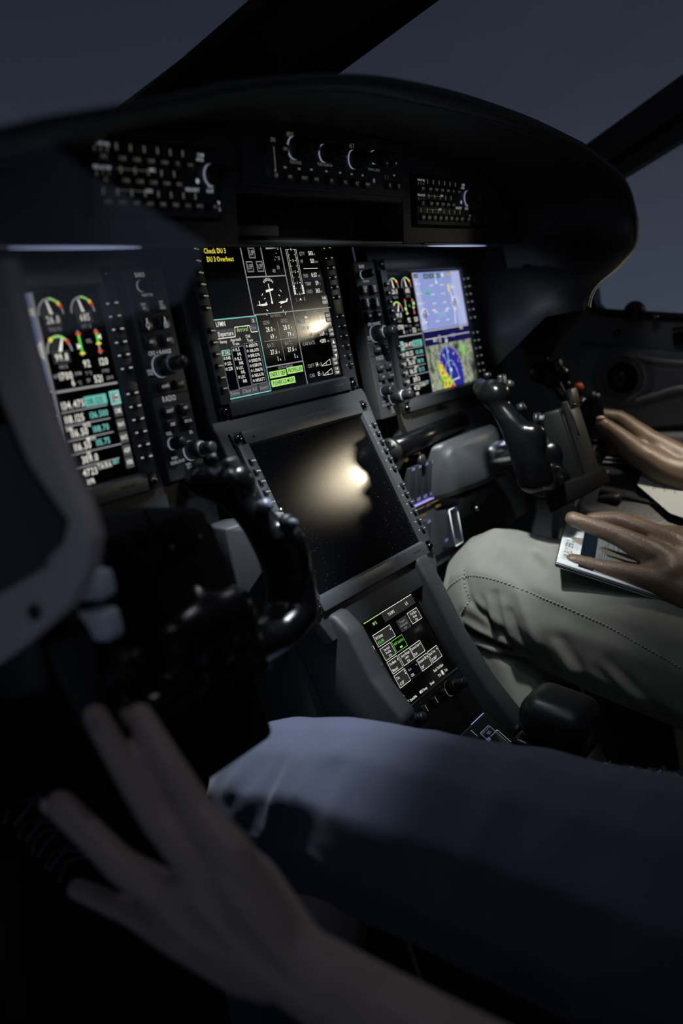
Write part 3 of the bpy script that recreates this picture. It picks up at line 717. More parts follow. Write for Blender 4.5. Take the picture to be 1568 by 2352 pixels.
        mb.text('1013', 76, -4, 4.6, w, F, z=.7); mb.text('160/1', -11, -15, 4.6, w, F, w=13, z=.7); mb.rect(6, -17, 13, -7, g, F, .7); mb.poly([(24, -20), (31, -20), (31, -11), (24, -11)], g, F, .7); mb.text('360', 27.5, -18, 4, w, F, 'c', z=.8); mb.text('SPEED', 44, -12, 4, M['e_sky2'], F, z=.7)
        # rose
        X, Y, r = 27, -60, 37
        mb.disc(X, Y, r, M['e_blue'], F, .5, 40, -25, 205); mb.poly([(X - r, Y), (X + r, Y), (X + r - 3, -79), (X - r + 3, -79)], M['e_blue'], F, .5)
        mb.arc(X, Y, r + .8, 1.5, 0, 180, g, F, .6, 40)
        for a in range(0, 181, 10): mb.line(X + (r - 3) * math.cos(math.radians(a)), Y + (r - 3) * math.sin(math.radians(a)), X + r * math.cos(math.radians(a)), Y + r * math.sin(math.radians(a)), .7, w, F, .65)
        for a, s in ((58, 'W'), (90, '33'), (122, '30'), (150, '27'), (28, '3')): mb.text(s, X + (r - 8) * math.cos(math.radians(a)), Y + (r - 8) * math.sin(math.radians(a)) - 1.5, 3.6, w, F, 'c', z=.7)
        mb.line(X - 2, -22, X - 4, -79, 2.2, M['e_cyan'], F, .62); mb.line(X - 16, -32, X + 2, -62, 1.2, M['e_sky2'], F, .64)
        mb.arc(X, Y, 17, 1.1, 0, 180, M['e_sky2'], F, .66); mb.disc(X, -56, 2.6, w, F, .8, 10); mb.arc(X + 6, Y - 2, 13, 1.2, 0, 90, M['e_sky2'], F, .66); mb.line(X + 19, -62, X + 21, -72, 1.2, M['e_sky2'], F, .66); mb.line(X - 2, -71, X + 22, -69, 1.4, w, F, .68)
        blob = [(-9, -42), (-2, -40), (2, -46), (8, -50), (10, -56), (16, -62), (22, -66), (27, -72), (32, -79), (-5, -79), (-9, -70), (-8, -60), (-12, -50)]
        mb.poly(blob, M['e_wx'], F, .75); mb.poly([(X + 44, -25), (X + 53, -25), (X + 54, -38), (X + 46, -40)], M['e_lime'], F, .55)
    return f

display_unit(F_MFD, 'upper centre display showing gear, flaps, fuel, electrical and a yellow warning list', mfd, 'e_tickw')
display_unit(F_LOW, 'lower centre display switched off, dusty black glass with a warm light reflection', None, 'e_tick')
display_unit(F_R, 'right flight display with blue sky, weather map and engine gauges behind the far yoke', pfd(1))
display_unit(F_L, 'left flight display with engine gauges and radio frequencies at the left edge', pfd(-1))

# ================================================================== DISPLAY CONTROLLERS (strips)
def knob(mb, x, y, z, r, h, F, n=28, ribs=False, m='knob', rim=True):
    if rim: mb.cyl((x, y, z), (x, y, z + 1.2), r + .5, r + .5, M['e_ring'], n, F)
    rings = [(0, r), (.92, r * .97), (1, r * .88)]
    mb.cyl((x, y, z + (1.2 if rim else 0)), (x, y, z + h), r, r, M[m], n, F, rings=rings)
    if ribs:
        for k in range(n):
            a = 2 * math.pi * k / n
            mb.box(x + r * math.cos(a) - .25, x + r * math.cos(a) + .25, y + r * math.sin(a) - .25, y + r * math.sin(a) + .25, z + 1.4, z + h * .9, M[m], F)
def key(t, x, y, w, h, F, lines, z=3, hh=4.2, ts=2.6, icon=None, lm='e_lab'):
    mb = MB(); mb.box(x - w / 2, x + w / 2, y - h / 2, y + h / 2, z - .5, z + hh, M['key'], F, .9)
    zz = z + hh + .15; n = len(lines)
    for i, s in enumerate(lines): mb.text(s, x, y + (n / 2 - i - 1) * ts * 1.25 + ts * .15, ts, M[lm], F, 'c', z=zz, xs=.75)
    if icon == 'a': mb.line(x, y + 5, x, y + 1, 1.4, M[lm], F, zz); mb.arc(x, y - 1, 2, .7, 0, 360, M[lm], F, zz, 12); mb.poly([(x - 1, y - 3.4), (x + 1, y - 3.4), (x, y - 5.4)], M[lm], F, zz)
    if icon == 'b': mb.line(x, y + 5, x, y + 2, 1.3, M[lm], F, zz); mb.pline([(x, y + 2), (x - 2, y - 1), (x - 2, y - 5)], .8, M[lm], F, zz); mb.pline([(x, y + 2), (x + 2, y - 1), (x + 2, y - 5)], .8, M[lm], F, zz); mb.line(x, y, x, y - 5, .7, M[lm], F, zz)
    mb.build('key', t)
def controller(cx, label):
    F = frameM((cx, 0, -.0447)); t = thing('display_controller', F @ Vector((0, 0, 0)), label, 'controller')
    mb = MB(); mb.box(-24.8, 24.8, -95, 94, -14, 4.5, M['panel'], F, 1.2)
    z = 4.7
    T = lambda s, x, y, h, **k: mb.text(s, x, y, h, M['e_lab'], F, 'c', z=z, **k)
    T('BARO', -6, 86, 4, xs=.7); T('PUSH STD', -2, 69, 2.4); T('CRS + RANGE', -2, 17.5, 3.6, w=30); T('PUSH', -20, 3.4, 2.2); T('SYNC', -19.4, .6, 2.2)
    T('RADIO', -3, -24.5, 5, xs=.7); T('VOL', -13, -54, 3); T('SEL', 16, -57, 2.6); T('PUSH', -13, -76, 2.4); T('SQUELCH ID', -10, -80, 2.6)
    T('PUSH', 3, -84.5, 2.2); T('FREQ', 4, -87.6, 2.2); T('SWAP', 5, -90.7, 2.2)
    mb.line(-24.5, -2.6, -6, -2.6, .5, M['print'], F, z); mb.line(-24.5, -18.6, 24.5, -18.6, .7, M['matte'], F, z)
    mb.build('face_plate', t)
    mb = MB(); knob(mb, -8, 78, 4.5, 4.6, 15, F, ribs=True); mb.build('baro_knob', t)
    for i, y in enumerate((60, 44.5, 29)):
        key(t, -14, y, 13, 11, F, (('NAV', 'SEL'), (), ('HSI',))[i], z=4.5, icon='a' if i == 1 else None)
        key(t, 9, y, 13, 11, F, (('NAV', 'PRE-', 'VIEW'), (), ('BRT',))[i], z=4.5, icon='b' if i == 1 else None, ts=2.6 if i else 2.2)
    key(t, -9, -11, 13, 8.4, F, ('ADHRS',), z=4.5, ts=2.4); key(t, 11, -11, 12, 8.4, F, ('PFD',), z=4.5, lm='e_lab2')
    for y, a, b in ((-33, 'IDENT', 'VFR'), (-45, 'DME', 'DETAIL')):
        key(t, -10, y, 13, 8.6, F, (a,), z=4.5, ts=2.6); key(t, 11, y, 13, 8.6, F, (b,), z=4.5, ts=2.4)
    mb = MB(); knob(mb, -6, 7, 4.5, 9.6, 15, F, 36); p = mb.build('range_knob', t)
    mb = MB(); mb.cyl((-6, 7, 19), (-6, 7, 20.5), 7.6, 7.6, M['knobrim'], 30, F); mb.cyl((-6, 7, 20), (-6, 7, 34), 6.2, 6.2, M['knob'], 8, F, rings=[(0, 6.4), (.9, 6.0), (1, 5.2)]); mb.build('inner_knob', p)
    mb = MB(); knob(mb, -12, -62, 4.5, 5.2, 14, F, ribs=True); mb.build('volume_knob', t)
    mb = MB(); knob(mb, 9, -72, 4.5, 8.6, 15, F, 36); p = mb.build('tuning_knob', t)
    mb = MB(); mb.cyl((9, -72, 19), (9, -72, 20.5), 7, 7, M['knobrim'], 30, F); mb.cyl((9, -72, 20), (9, -72, 33), 5.8, 5.8, M['knob'], 26, F, rings=[(0, 6), (.9, 5.8), (1, 5.0)]); mb.build('inner_knob', p)
controller(.190, 'upright knob and key panel beside the right flight display')
controller(-.190, 'upright knob and key panel beside the left flight display, partly behind the near yoke')

# ================================================================== AUTOPILOT PANEL
t = thing('autopilot_panel', (0, -.09, .125), 'wide mode control panel with heading, speed and altitude knobs centred under the hood', 'control panel')
F = F_UP; mb = MB()
mb.box(-146, 144, 12, 68, -4, 4, M['panel'], F, 1)
z = 4.2; LB = M['e_tickw']; LD = M['e_lab2']
mb.text('DN', -103, 50, 3.6, LD, F, z=z); mb.text('UP', -100, 20, 3.6, LD, F, z=z); mb.line(-99, 46, -98, 26, 1.2, LD, F, z); mb.poly([(-100.4, 27), (-96.6, 27), (-98.4, 24)], LD, F, z)
mb.text('HDG', -78, 56.5, 4, LD, F, z=z); mb.text('PUSH SYNC', -65.5, 33.5, 2.7, LD, F, 'c', z=z, w=19); mb.text('PUSH IAS/MACH', -16, 34.5, 2.7, LD, F, 'c', z=z, w=26)
mb.text('ALT', 30, 55, 4, LD, F, z=z); mb.text('PUSH RA, BARO', 78, 35.5, 2.7, LD, F, 'c', z=z, w=24); mb.text('FT', 24, 45, 2.6, LD, F, z=z)
for x in (-33, 10, 58, 84): mb.line(x, 66, x, 14, .5, M['print'], F, z)
for x, y in ((-83, 29.5), (-60.5, 29.5), (-40, 30), (-14, 30), (11, 30), (33, 30), (54.5, 30), (117.5, 54), (121, 33.5)): mb.rect(x - 2.2, y - .9, x + 2.2, y + .9, LD, F, z)
mb.disc(77.5, 26, 2.4, LD, F, z, 12); mb.text('(', 101, 29.5, 3.4, LD, F, z=z); mb.text(')', 106, 29.5, 3.4, LD, F, z=z)
mb.line(-146, 12.4, 144, 12.4, .6, M['print'], F, z)
mb.build('face_plate', t)
for x, y, s, w in ((-80, 21.5, 'APR', 13), (-56, 21.5, 'HDG T', 13), (-36, 21.5, 'NAV', 12), (-9.5, 21.5, 'AT', 12), (16, 21.5, 'FLC', 11), (38.5, 21.5, 'ALT', 11), (59.5, 21.5, 'VNAV', 11), (101, 45, 'FD', 9), (121, 45.5, 'AP', 10), (106, 23, 'L R', 9), (126, 23, 'YD', 10), (-85, 45, 'BNK', 11)):
    key(t, x, y, w, 8.4, F, (s,), z=4, ts=2.8, hh=3, lm='e_lab2')
mb = MB(); mb.box(-120, -107, 20, 54, 3, 4.8, M['key'], F, .8); mb.cyl((-118, 37, -6), (-109, 37, -6), 15.5, 15.5, M['key'], 30, F)
for k in range(40):
    a = math.radians(9 * k); mb.box(-118, -109, 37 + 15.2 * math.cos(a) - .5, 37 + 15.2 * math.cos(a) + .5, -6 + 15.2 * math.sin(a) - .5, -6 + 15.2 * math.sin(a) + .5, M['key'], F)
mb.build('trim_wheel', t)
for x, y, r in ((-68, 47, 9.6), (-18, 46, 7.8), (36, 44, 8.6), (78, 49, 6.4)):
    mb = MB(); knob(mb, x, y, 4, r, 16, F, 32, ribs=True); p = mb.build('selector_knob', t)
    mb = MB(); mb.cyl((x, y, 19), (x, y, 30), r * .62, r * .58, M['knob'], 24, F); mb.build('inner_knob', p)

# ================================================================== AUDIO PANELS
def audio(cx, label):
    F = F_UP @ Matrix.Translation((cx * 1000, 0, 0)); t = thing('audio_panel', F @ Vector((0, 12, 0)), label, 'control panel')
    mb = MB(); mb.box(-74, 68, -16, 36, -5, 3.6, M['panel'], F, 1); mb.box(-84, 74, -20, 39, -6, .6, M['matte'], F, 2)
    mb.line(-73, -15.4, 67, -15.4, .6, M['print'], F, 3.8); z = 3.9; D = M['e_lab2']; B = M['e_lab']
    for i in range(6): mb.rect(-48.6 + 14.6 * i, 29, -47 + 14.6 * i, 33.6, D, F, z)
    for i in range(5): mb.rect(-46 + 14.6 * i, 13, -44.4 + 14.6 * i, 17.6, D, F, z)
    for i in range(8): mb.rect(-66 + 14.6 * i, -2.8, -64.4 + 14.6 * i, 1.8, D, F, z)
    for i, s in enumerate(('ON', 'OFF', 'INJ')): mb.text(s, -70 + i * 6.2, 31, 2.2, B, F, 'c', z=z, w=5); mb.rect(-70.6 + i * 6.2, 27, -69.6 + i * 6.2, 29.4, D, F, z)
    for i, s in enumerate(('FD', 'ALT', 'IDENT')): mb.text(s, -70 + i * 6.2, 14.6, 2.4, B, F, 'c', z=z, w=5.4); mb.rect(-70.6 + i * 6.2, 10, -69.6 + i * 6.2, 12.6, D, F, z)
    mb.text('MIC', -11, 15.6, 2.6, B, F, 'c', z=z, w=6.4); mb.text('AUDIO', -17, .2, 2.6, B, F, 'c', z=z, w=7.6)
    mb.line(-50, 15.9, -15, 15.9, .4, D, F, z); mb.line(-50, .9, -22, .9, .4, D, F, z)
    mb.text('HEADSET', 34, 3.2, 2.8, B, F, 'c', z=z, w=17); mb.disc(41, 11.5, 2.0, B, F, z, 12)
    mb.text('COM', 47, 30.5, 2.6, B, F, 'c', z=z, w=8); mb.text('INTER', 46, 27, 2.4, B, F, 'c', z=z, w=9); mb.text('VOL', 57, 6.6, 2.6, B, F, 'c', z=z, w=7); mb.text('ON/OFF', 56, 3, 2.6, B, F, 'c', z=z, w=9)
    mb.disc(66, -4.6, 1.6, B, F, z, 10); mb.text('/G', 64, -11, 2.8, B, F, z=z)
    mb.build('face_plate', t)
    for i, s in enumerate(('COM1', 'COM2', 'COM3', 'COM4', 'TEL', 'AUX')): key(t, -45.4 + 15.2 * i, 23, 10.5, 7.4, F, (s,), z=3.4, ts=2.4, hh=3, lm='e_lab2')
    key(t, -64, 23, 12, 7.4, F, ('SPKR',), z=3.4, ts=2.2, hh=3, lm='e_lab2'); key(t, -64, 7.4, 11, 7.4, F, ('ID',), z=3.4, ts=2.4, hh=3, lm='e_lab2')
    for i, s in enumerate(('COM1', 'COM2', 'COM3', 'COM4', 'MKR')): key(t, -43.6 + 14.8 * i, 7.6, 10.5, 7.4, F, (s,), z=3.4, ts=2.4, hh=3, lm='e_lab2')
    for i, s in enumerate(('NAV1', 'NAV2', 'ADF1', 'ADF2', 'DME1', 'DME2', 'AUX', 'MUTE', 'INT')): key(t, -63.5 + 14.6 * i + (i == 8) * 5, -8, 10.5, 7.6, F, (s,), z=3.4, ts=2.4, hh=3, lm='e_lab2')
    mb = MB(); knob(mb, 58, 17, 3.6, 8.2, 13, F, 30, ribs=True); p = mb.build('volume_knob', t)
    mb = MB(); mb.cyl((58, 17, 16), (58, 17, 25), 5, 4.6, M['knob'], 24, F); mb.build('inner_knob', p)
audio(.248, 'audio panel with three rows of small lit keys at the right under the hood')
audio(-.248, 'blurred audio panel with three rows of small lit keys at the left under the hood')
mb = MB()
for x in (332, 366):
    mb.box(x - 9, x + 9, -18, 4, 0, 1.6, M['matte'], F_UP, .8); mb.box(x - 6.5, x + 6.5, -13, 1, 1, 3, M['black'], F_UP, .8)
o = mb.build('blank_switch', off=Vector((.35, -.09, .08))); tag(o, 'pair of dark square push switches right of the right audio panel', 'switch')

# ================================================================== PEDESTAL
ped = thing('center_pedestal', (0, -.1, -.84), 'dark grey centre pedestal running down from the lower display between the seats', 'pedestal')
mb = MB()
Fx = Matrix(((0, 0, 1, 0), (1, 0, 0, 0), (0, 1, 0, 0), (0, 0, 0, 1)))   # (y,z,x) -> world
def side_prism(poly, x0, x1, m, bev=.003): mb.prism(poly, x0, x1, m, Fx, bev)
cheek = [(.07, -.30), (.0, -.305), (-.040, -.298), (-.066, -.300), (-.083, -.318), (-.098, -.366), (-.122, -.405), (-.127, -.470), (-.15, -.52), (-.2, -.56), (-.2, -.84), (.05, -.84), (.02, -.35)]
cheek2 = [(.0, -.12), (-.028, -.122), (-.072, -.285), (-.076, -.323), (-.095, -.381), (-.121, -.441), (-.151, -.487), (-.17, -.52), (-.17, -.84), (.05, -.84), (.04, -.4)]
side_prism([(.0, -.305), (-.040, -.298), (-.070, -.301), (-.084, -.318), (-.100, -.366), (-.126, -.405), (-.118, -.445), (-.14, -.50), (-.06, -.50), (-.02, -.35)], -.104, -.076, M['panel'], .005)
side_prism([(.06, -.24), (-.02, -.245), (-.045, -.30), (-.01, -.32), (-.06, -.50), (-.10, -.84), (.06, -.84)], -.098, -.074, M['panel'], .003)
side_prism([(.075, -.315), (.0, -.320), (.0, -.352), (.07, -.345)], -.128, -.09, M['panel'], .006)
side_prism([(-.01, -.285), (-.045, -.283), (-.068, -.293), (-.080, -.323), (-.099, -.381), (-.126, -.441), (-.156, -.487), (-.1, -.56), (-.02, -.56), (-.01, -.35)], .076, .104, M['panel'], .005)
mb.build('cheek', ped)
mb = MB()
side_prism([(-.02, -.28), (-.048, -.31), (-.118, -.473), (-.116, -.48), (-.19, -.545), (-.196, -.549), (-.80, -.80), (-.80, -.84), (.05, -.84), (.05, -.3)], -.076, .076, M['black'], .001)
side_prism([(-.14, -.50), (-.196, -.552), (-.80, -.80), (-.80, -.84), (-.14, -.84)], -.094, -.076, M['panel'])
side_prism([(-.13, -.475), (-.200, -.531), (-.311, -.594), (-.80, -.79), (-.80, -.84), (-.13, -.84)], .080, .104, M['panel'], .003)
mb.build('body', ped)
mb = MB()   # strip with fuel placard and slot under lower display
mb.box(-72, 72, 60, 78, -3, 3.2, M['panel'], F_T, 1); mb.box(-60, 58, 52, 60, -3, 5.5, M['black'], F_T, 1)
mb.text('TOTAL USABLE CAPACITY   1521 LTR   402 US GAL   2704 LBS JET-A1', -66, 68, 2.8, M['print'], F_T, w=126, z=3.4)
mb.text('Honeywell', -10, 55, 3, M['printd'], F_T, w=18, z=5.7)
mb.build('placard_strip', ped)

# touch controller
t = thing('touch_controller', (0, -.0774, -.3736), 'lit touch screen with green and white weather radar menu on the pedestal', 'touch screen')
F = F_T; mb = MB()
mb.box(-72, 72, -50, -48.4, -3, 2.2, M['bezel'], F, .5); mb.box(-72, -66, -50, 52, -3, 1.4, M['black'], F, .5); mb.box(66, 72, -50, 52, -3, 1.4, M['black'], F, .5); mb.box(-72, 72, 49.5, 52, -3, 1.6, M['black'], F, .5)
mb.box(-74, 74, -66, -50, -6, 1.2, M['black'], F, 1)
for x in (-22, .8, 24): mb.line(x, -51, x, -54.5, .7, M['print'], F, 1.4)
mb.build('bezel', t)
mb = MB(); mb.box(-66, 66, -49, 50, -3, 0, M['screen'], F); sc = mb.build('screen', t)
mb = MB(); w, g, dm, dk, gn, lm = M['e_white'], M['e_grey'], M['e_dim'], M['e_dark'], M['e_green'], M['e_lime']
T = lambda s, x, y, h, m=w, al='l', **k: mb.text(s, x, y, h, m, F, al, **k)
mb.rect(-41.4, 46.8, -6.3, 48.2, gn, F); mb.rect(-6, 47, 27.8, 48, w, F); mb.rect(28.4, 47, 62.4, 48, w, F)
mb.rect(-6, 36.6, 28, 46.6, dk, F); mb.rect(28.6, 36.6, 62.4, 46.6, dk, F)
T('WX', -24, 40, 3.4, gn, 'c'); T('TAWS', 11, 40, 3.4, w, 'c'); T('LX', 45.5, 40, 3.4, w, 'c')
for i, s in enumerate(('Home', 'DU & CCD', 'COM', 'NAV', 'XPDR')):
    y1 = 47.6 - 16.2 * i; mb.rect(-64, y1 - 15.6, -43.8, y1, dk, F); T(s, -63, y1 - 4.4, 3, w, w=(10, 16, 9, 8, 10)[i]); X, Y = -52, y1 - 10
    if i == 0:
        for a in range(3):
            for b in range(3): mb.frame(X - 3 + a * 2.6, Y - 3 + b * 2.3, X - 1.4 + a * 2.6, Y - 1.6 + b * 2.3, .45, w, F)
    if i == 1:
        mb.rect(X - 1.8, Y - 1.8, X + 1.8, Y + 1.8, w, F)
        for dx, dy in ((-5, 0), (5, 0), (0, -4.6)): mb.frame(X + dx - 1.6, Y + dy - 1.6, X + dx + 1.6, Y + dy + 1.6, .5, w, F)
    if i == 2: mb.arc(X, Y, 3.4, .9, -10, 190, w, F); mb.rect(X - 4.4, Y - 3, X - 2.2, Y + .6, w, F); mb.rect(X + 2.2, Y - 3, X + 4.4, Y + .6, w, F); mb.line(X + 3, Y - 3, X, Y - 4.4, .6, w, F)
    if i == 3: mb.arc(X, Y, 3.6, .9, 0, 360, w, F, n=6); mb.disc(X, Y, 1, w, F, n=8)
    if i == 4:
        for r in (1.4, 2.8, 4.2): mb.arc(X, Y, r, .6, 0, 360, w, F)
        mb.disc(X, Y, .6, w, F, n=6)
def cell(x0, y0, x1, y1, m, fr=w, fill=dk):
    mb.rect(x0, y0, x1, y1, fill, F, .32); mb.frame(x0, y0, x1, y1, .55, fr, F)
tri = lambda x, y, m=w: mb.poly([(x - 1.2, y), (x + 1.2, y), (x, y - 2)], m, F, .5)
cell(-37.5, 18.8, -2, 32, w); T('WX Radar', -36, 26, 3.1, w, w=15); T('WX ON', -36, 20.6, 3.3, lm, w=12); tri(-4.5, 28.5)
cell(12, 18.2, 32.6, 30.8, w, dm); T('Transmit', 22, 26.6, 2.7, g, 'c', w=13); T('On Ground', 22, 22.8, 2.7, g, 'c', w=16); mb.frame(19.6, 19.4, 24, 20.8, .4, g, F)
cell(37, 18.9, 58.8, 31.8, w); T('Tilt/Gain', 48, 27.4, 2.7, w, 'c', w=14); T('Knob', 48, 23.6, 2.7, w, 'c', w=8); mb.frame(45.8, 20.2, 50.2, 21.6, .4, w, F)
cell(-37.8, 3, -16, 16.3, w); T('Vertical', -27, 11.6, 2.8, w, 'c', w=12); T('Profile', -27, 7.9, 2.8, w, 'c', w=10); mb.frame(-29, 4.6, -24.8, 6, .4, w, F)
cell(-13.6, 3.2, 9, 16.2, w, lm, M['e_black']); T('ANT Stabilize', -2.3, 10.4, 2.9, lm, 'c', w=20); mb.rect(-4.8, 5, .2, 6.8, gn, F, .5)
cell(-38, -12.4, -16.6, 1, w); T('Tilt Mode', -36.6, -4, 2.8, w, w=14); T('Manual', -36.4, -10.8, 2.9, w, w=11); tri(-18.8, -2)
cell(-14, -12.3, 9, .4, w); T('Auto Range', -2.5, -4, 2.8, w, 'c', w=18); T('Limit', -2.5, -7.6, 2.8, w, 'c', w=8); mb.frame(-4.8, -11, -.4, -9.6, .4, w, F)
cell(10.6, -12.5, 33.4, .3, w); T('Lateral Scan', 11.8, -4, 2.8, w, w=17); T('Full', 12, -10.8, 2.9, w, w=6); tri(31, -2)
cell(-38.6, -28.3, -16, -14.5, w); T('Tilt', -37, -20, 2.8, w, w=6); T('-0.50\u00b0', -37, -26.6, 3.1, w, w=10); tri(-18.4, -18.4); mb.poly([(-19.6, -17), (-18.4, -15.4), (-17.2, -17)], w, F, .5)
cell(-14, -28.3, 9, -14.8, w, dk, M['e_black']); T('Gain', -12, -20, 2.8, g, w=7); T('CAL', -12, -26.6, 3, w, w=7); tri(6, -18, g)
cell(10.8, -28.5, 33, -15.3, w); T('Azimuth SEL', 11.6, -20, 2.8, w, w=18); T('00\u00b0', 12.4, -26.6, 3, w, w=6); tri(31, -18)
cell(35.6, -28.3, 57.5, -15.1, w); T('Roll Trim', 37, -20, 2.8, w, w=13); T('0.000\u00b0', 37, -26.6, 3, w, w=11); tri(55, -17.6)
for x0 in (-58, 32):
    T('Push Tilt/Gain', x0 - 3, -37.4, 2.9, w, w=22); T('Tilt', x0, -44.6, 2.9, w, w=6); T('Tilt', x0 + 16, -44.6, 2.9, w, w=6); mb.disc(x0 + 11, -43, 1.7, w, F, n=8); mb.arc(x0 + 11, -43, 2.6, .5, 40, 320, w, F)
T('Datalink', -26.8, -46, 2.9, w, 'c', w=14); T('MFD Swap', -4.6, -46, 2.9, w, 'c', w=16); T('Event', 16, -46, 2.9, w, 'c', w=9)
mb.build('screen_image', sc)
for x in (-57, 38):
    mb = MB(); mb.cyl((x, -61, 0), (x, -61, 1.2), 8.6, 8.6, M['e_lab2'], 30, F); knob(mb, x, -61, 1, 8, 12, F, 34, ribs=True, rim=False); p = mb.build('tuning_knob', t)
    mb = MB(); mb.cyl((x, -61, 13), (x, -61, 24), 5.6, 5.2, M['knob'], 24, F, rings=[(0, 5.8), (.88, 5.6), (1, 4.8)]); mb.build('inner_knob', p)
for x in (-22, .8, 24):
    mb = MB(); mb.box(x - 4.5, x + 4.5, -65, -56, 0, 4.5, M['key'], F, 1); mb.line(x + 1, -57, x + 1, -64, .6, M['e_tickw'], F, 4.7); mb.build('key', t)

# flap panel
F = F_FL
t = thing('flap_panel', F @ Vector((0, -30, 0)), 'small black panel with clear guarded switch marked FLAP INTERRUPT beside the jeans', 'switch panel')
mb = MB(); mb.box(-78, 78, -69, -1, -4, 2, M['black'], F, .8); mb.line(-60, -1.2, 74, -1.2, .7, M['print'], F, 2.1); mb.line(40, -.6, 72, -.6, .7, M['e_violet'], F, 2.2)
T = lambda s, x, y, h, **k: mb.text(s, x, y, h, M['e_lab'], F, 'c', z=2.2, **k)
T('FLAP', 11, -9, 3.2, xs=.75); T('INTERRUPT', 7, -13.8, 3.2, xs=.75); T('ALTERNATE', -34, -9, 3.2, xs=.75); T('STAB TRIM', -35, -14, 3.2, xs=.75); T('PROP LOW', 50, -16.5, 3.2, xs=.75); T('SPEED', 50, -21.3, 3.2, xs=.75)
mb.line(32, -4.5, 32, -13.5, .7, M['e_lab'], F, 2.2); mb.line(32.5, -57, 33, -66, .7, M['e_lab'], F, 2.2); mb.line(-20, -30, -20, -60, .7, M['e_lab2'], F, 2.2)
mb.build('face_plate', t)
mb = MB(); mb.box(42, 63, -47, -23.5, 1.5, 4, M['black'], F, 1); mb.frame(42.5, -46.6, 62.7, -24, .8, M['e_lab'], F, 4.2); mb.build('warning_button', t)
mb = MB(); mb.box(20, 36, -50, -18, 1, 12, M['matte'], F, 3); mb.text('INTRP', 27, -27, 3.4, M['e_violet'], F, 'c', z=12.3, w=8); mb.text('FLAP', 27, -40, 3, M['print'], F, 'c', z=12.3, w=8); mb.text('NORM', 27, -49, 3.4, M['e_violet'], F, 'c', z=12.3, w=8); p = mb.build('rocker_switch', t)
mb = MB()
x0, x1, y0, y1, hh = 18, 39.5, -55, -15.5, 17
for a in ((x0, x0 + 1, y0, y1, 2, hh), (x1 - 1, x1, y0, y1, 2, hh), (x0, x1, y1 - 1, y1, 2, hh), (x0, x1, y0, y0 + 1, 8, hh), (x0, x1, y0, y1, hh - 1, hh)): mb.box(*a, M['guard'], F)
for a, b in (((x0, y0), (x1, y0)), ((x1, y0), (x1, y1)), ((x1, y1), (x0, y1)), ((x0, y1), (x0, y0))): mb.tube([(a[0], a[1], hh), (b[0], b[1], hh)], .45, M['switch'], 5, F)
mb.cyl((x0 - 1, y1, 3), (x1 + 1, y1, 3), 1.6, 1.6, M['guard'], 10, F); mb.build('clear_guard', t)
mb = MB()
F2 = frameM((0, -.165, -.5215), 1.02)
mb.box(-78, 78, -120, -1, -4, 1.6, M['black'], F2, .8); mb.text('FLAP', 50, -11, 3.4, M['e_lab'], F2, z=1.9, xs=.75); mb.line(18, -1.4, 76, -1.4, .6, M['print'], F2, 1.8)
mb.cyl((43, -22, 1), (43, -22, 12), 4, 5, M['switch'], 14, F2, rings=[(0, 2.5), (.5, 3), (.8, 4.4), (1, 3)])
o = mb.build('lever_quadrant', off=F2 @ Vector((0, -60, 0))); tag(o, 'black quadrant plate marked FLAP under the power lever', 'lever panel')

# power lever
t = thing('power_lever', (.03, -.205, -.56), 'large rounded black power lever grip standing on the pedestal', 'lever')
mb = MB(); mb.hull([(.020, -.20, -.57), (.048, -.20, -.57), (.020, -.222, -.57), (.048, -.222, -.57), (.016, -.202, -.475), (.052, -.202, -.475), (.016, -.235, -.475), (.052, -.235, -.475)], M['black'], bev=.005, smooth=True); mb.build('shaft', t)
mb = MB()
Fk = Matrix.Translation((.032, -.222, -.462)) @ Matrix.Rotation(math.radians(20), 4, 'X')
mb.box(-.034, .034, -.037, .037, -.016, .031, M['knob'], Fk, .020, 6); mb.build('grip', t)
mb = MB(); mb.box(-.033, .033, -.036, .0365, -.032, -.017, M['yoke'], Fk, .007, 4); mb.cyl((.0, .037, -.026), (.0, .044, -.026), .009, .007, M['black'], 20, Fk); mb.text('TO/GA', -12, -2, 4, M['print'], Fk @ Matrix.Translation((-.0, -.030, -.036)) @ Matrix.Rotation(math.radians(-90), 4, 'Z') @ Matrix.Rotation(math.radians(0), 4, 'X') @ Matrix.Scale(.001, 4)); mb.build('collar', t)

# ================================================================== RIGHT SUB-PANEL
t = thing('switch_panel', (.25, .005, -.25), 'dark sub panel with violet lit rocker switches right of the lower display', 'switch panel')
mb = MB(); Fs = frameM((0, 0, 0)); mb.box(142, 340, -330, -192, -6, 1.5, M['panel'], Fs, 1)
A = M['e_amber']
mb.text('FIRE', 243, -197, 3.6, A, Fs, z=1.8); mb.line(252, -196, 285, -196, 1.2, A, Fs, 1.8); mb.text('TEST', 291, -192, 3.4, A, Fs, z=1.8); mb.text('BRIGHT', 282, -199, 3.4, A, Fs, z=1.8)
mb.text('OFF', 214, -204, 3.4, A, Fs, z=1.8); mb.text('CONTROL', 205, -199, 3.4, A, Fs, z=1.8, w=22); mb.line(215, -262, 233, -262, 1.2, A, Fs, 1.8); mb.text('CABIN', 237, -264, 3.4, A, Fs, z=1.8); mb.line(252, -262, 300, -262, 1.2, A, Fs, 1.8)
mb.text('AV. CONTROL', 206, -274, 3.4, A, Fs, z=1.8, w=30); mb.text('EMERGENCY', 262, -271, 3.4, A, Fs, z=1.8, w=32)
mb.build('face_plate', t)
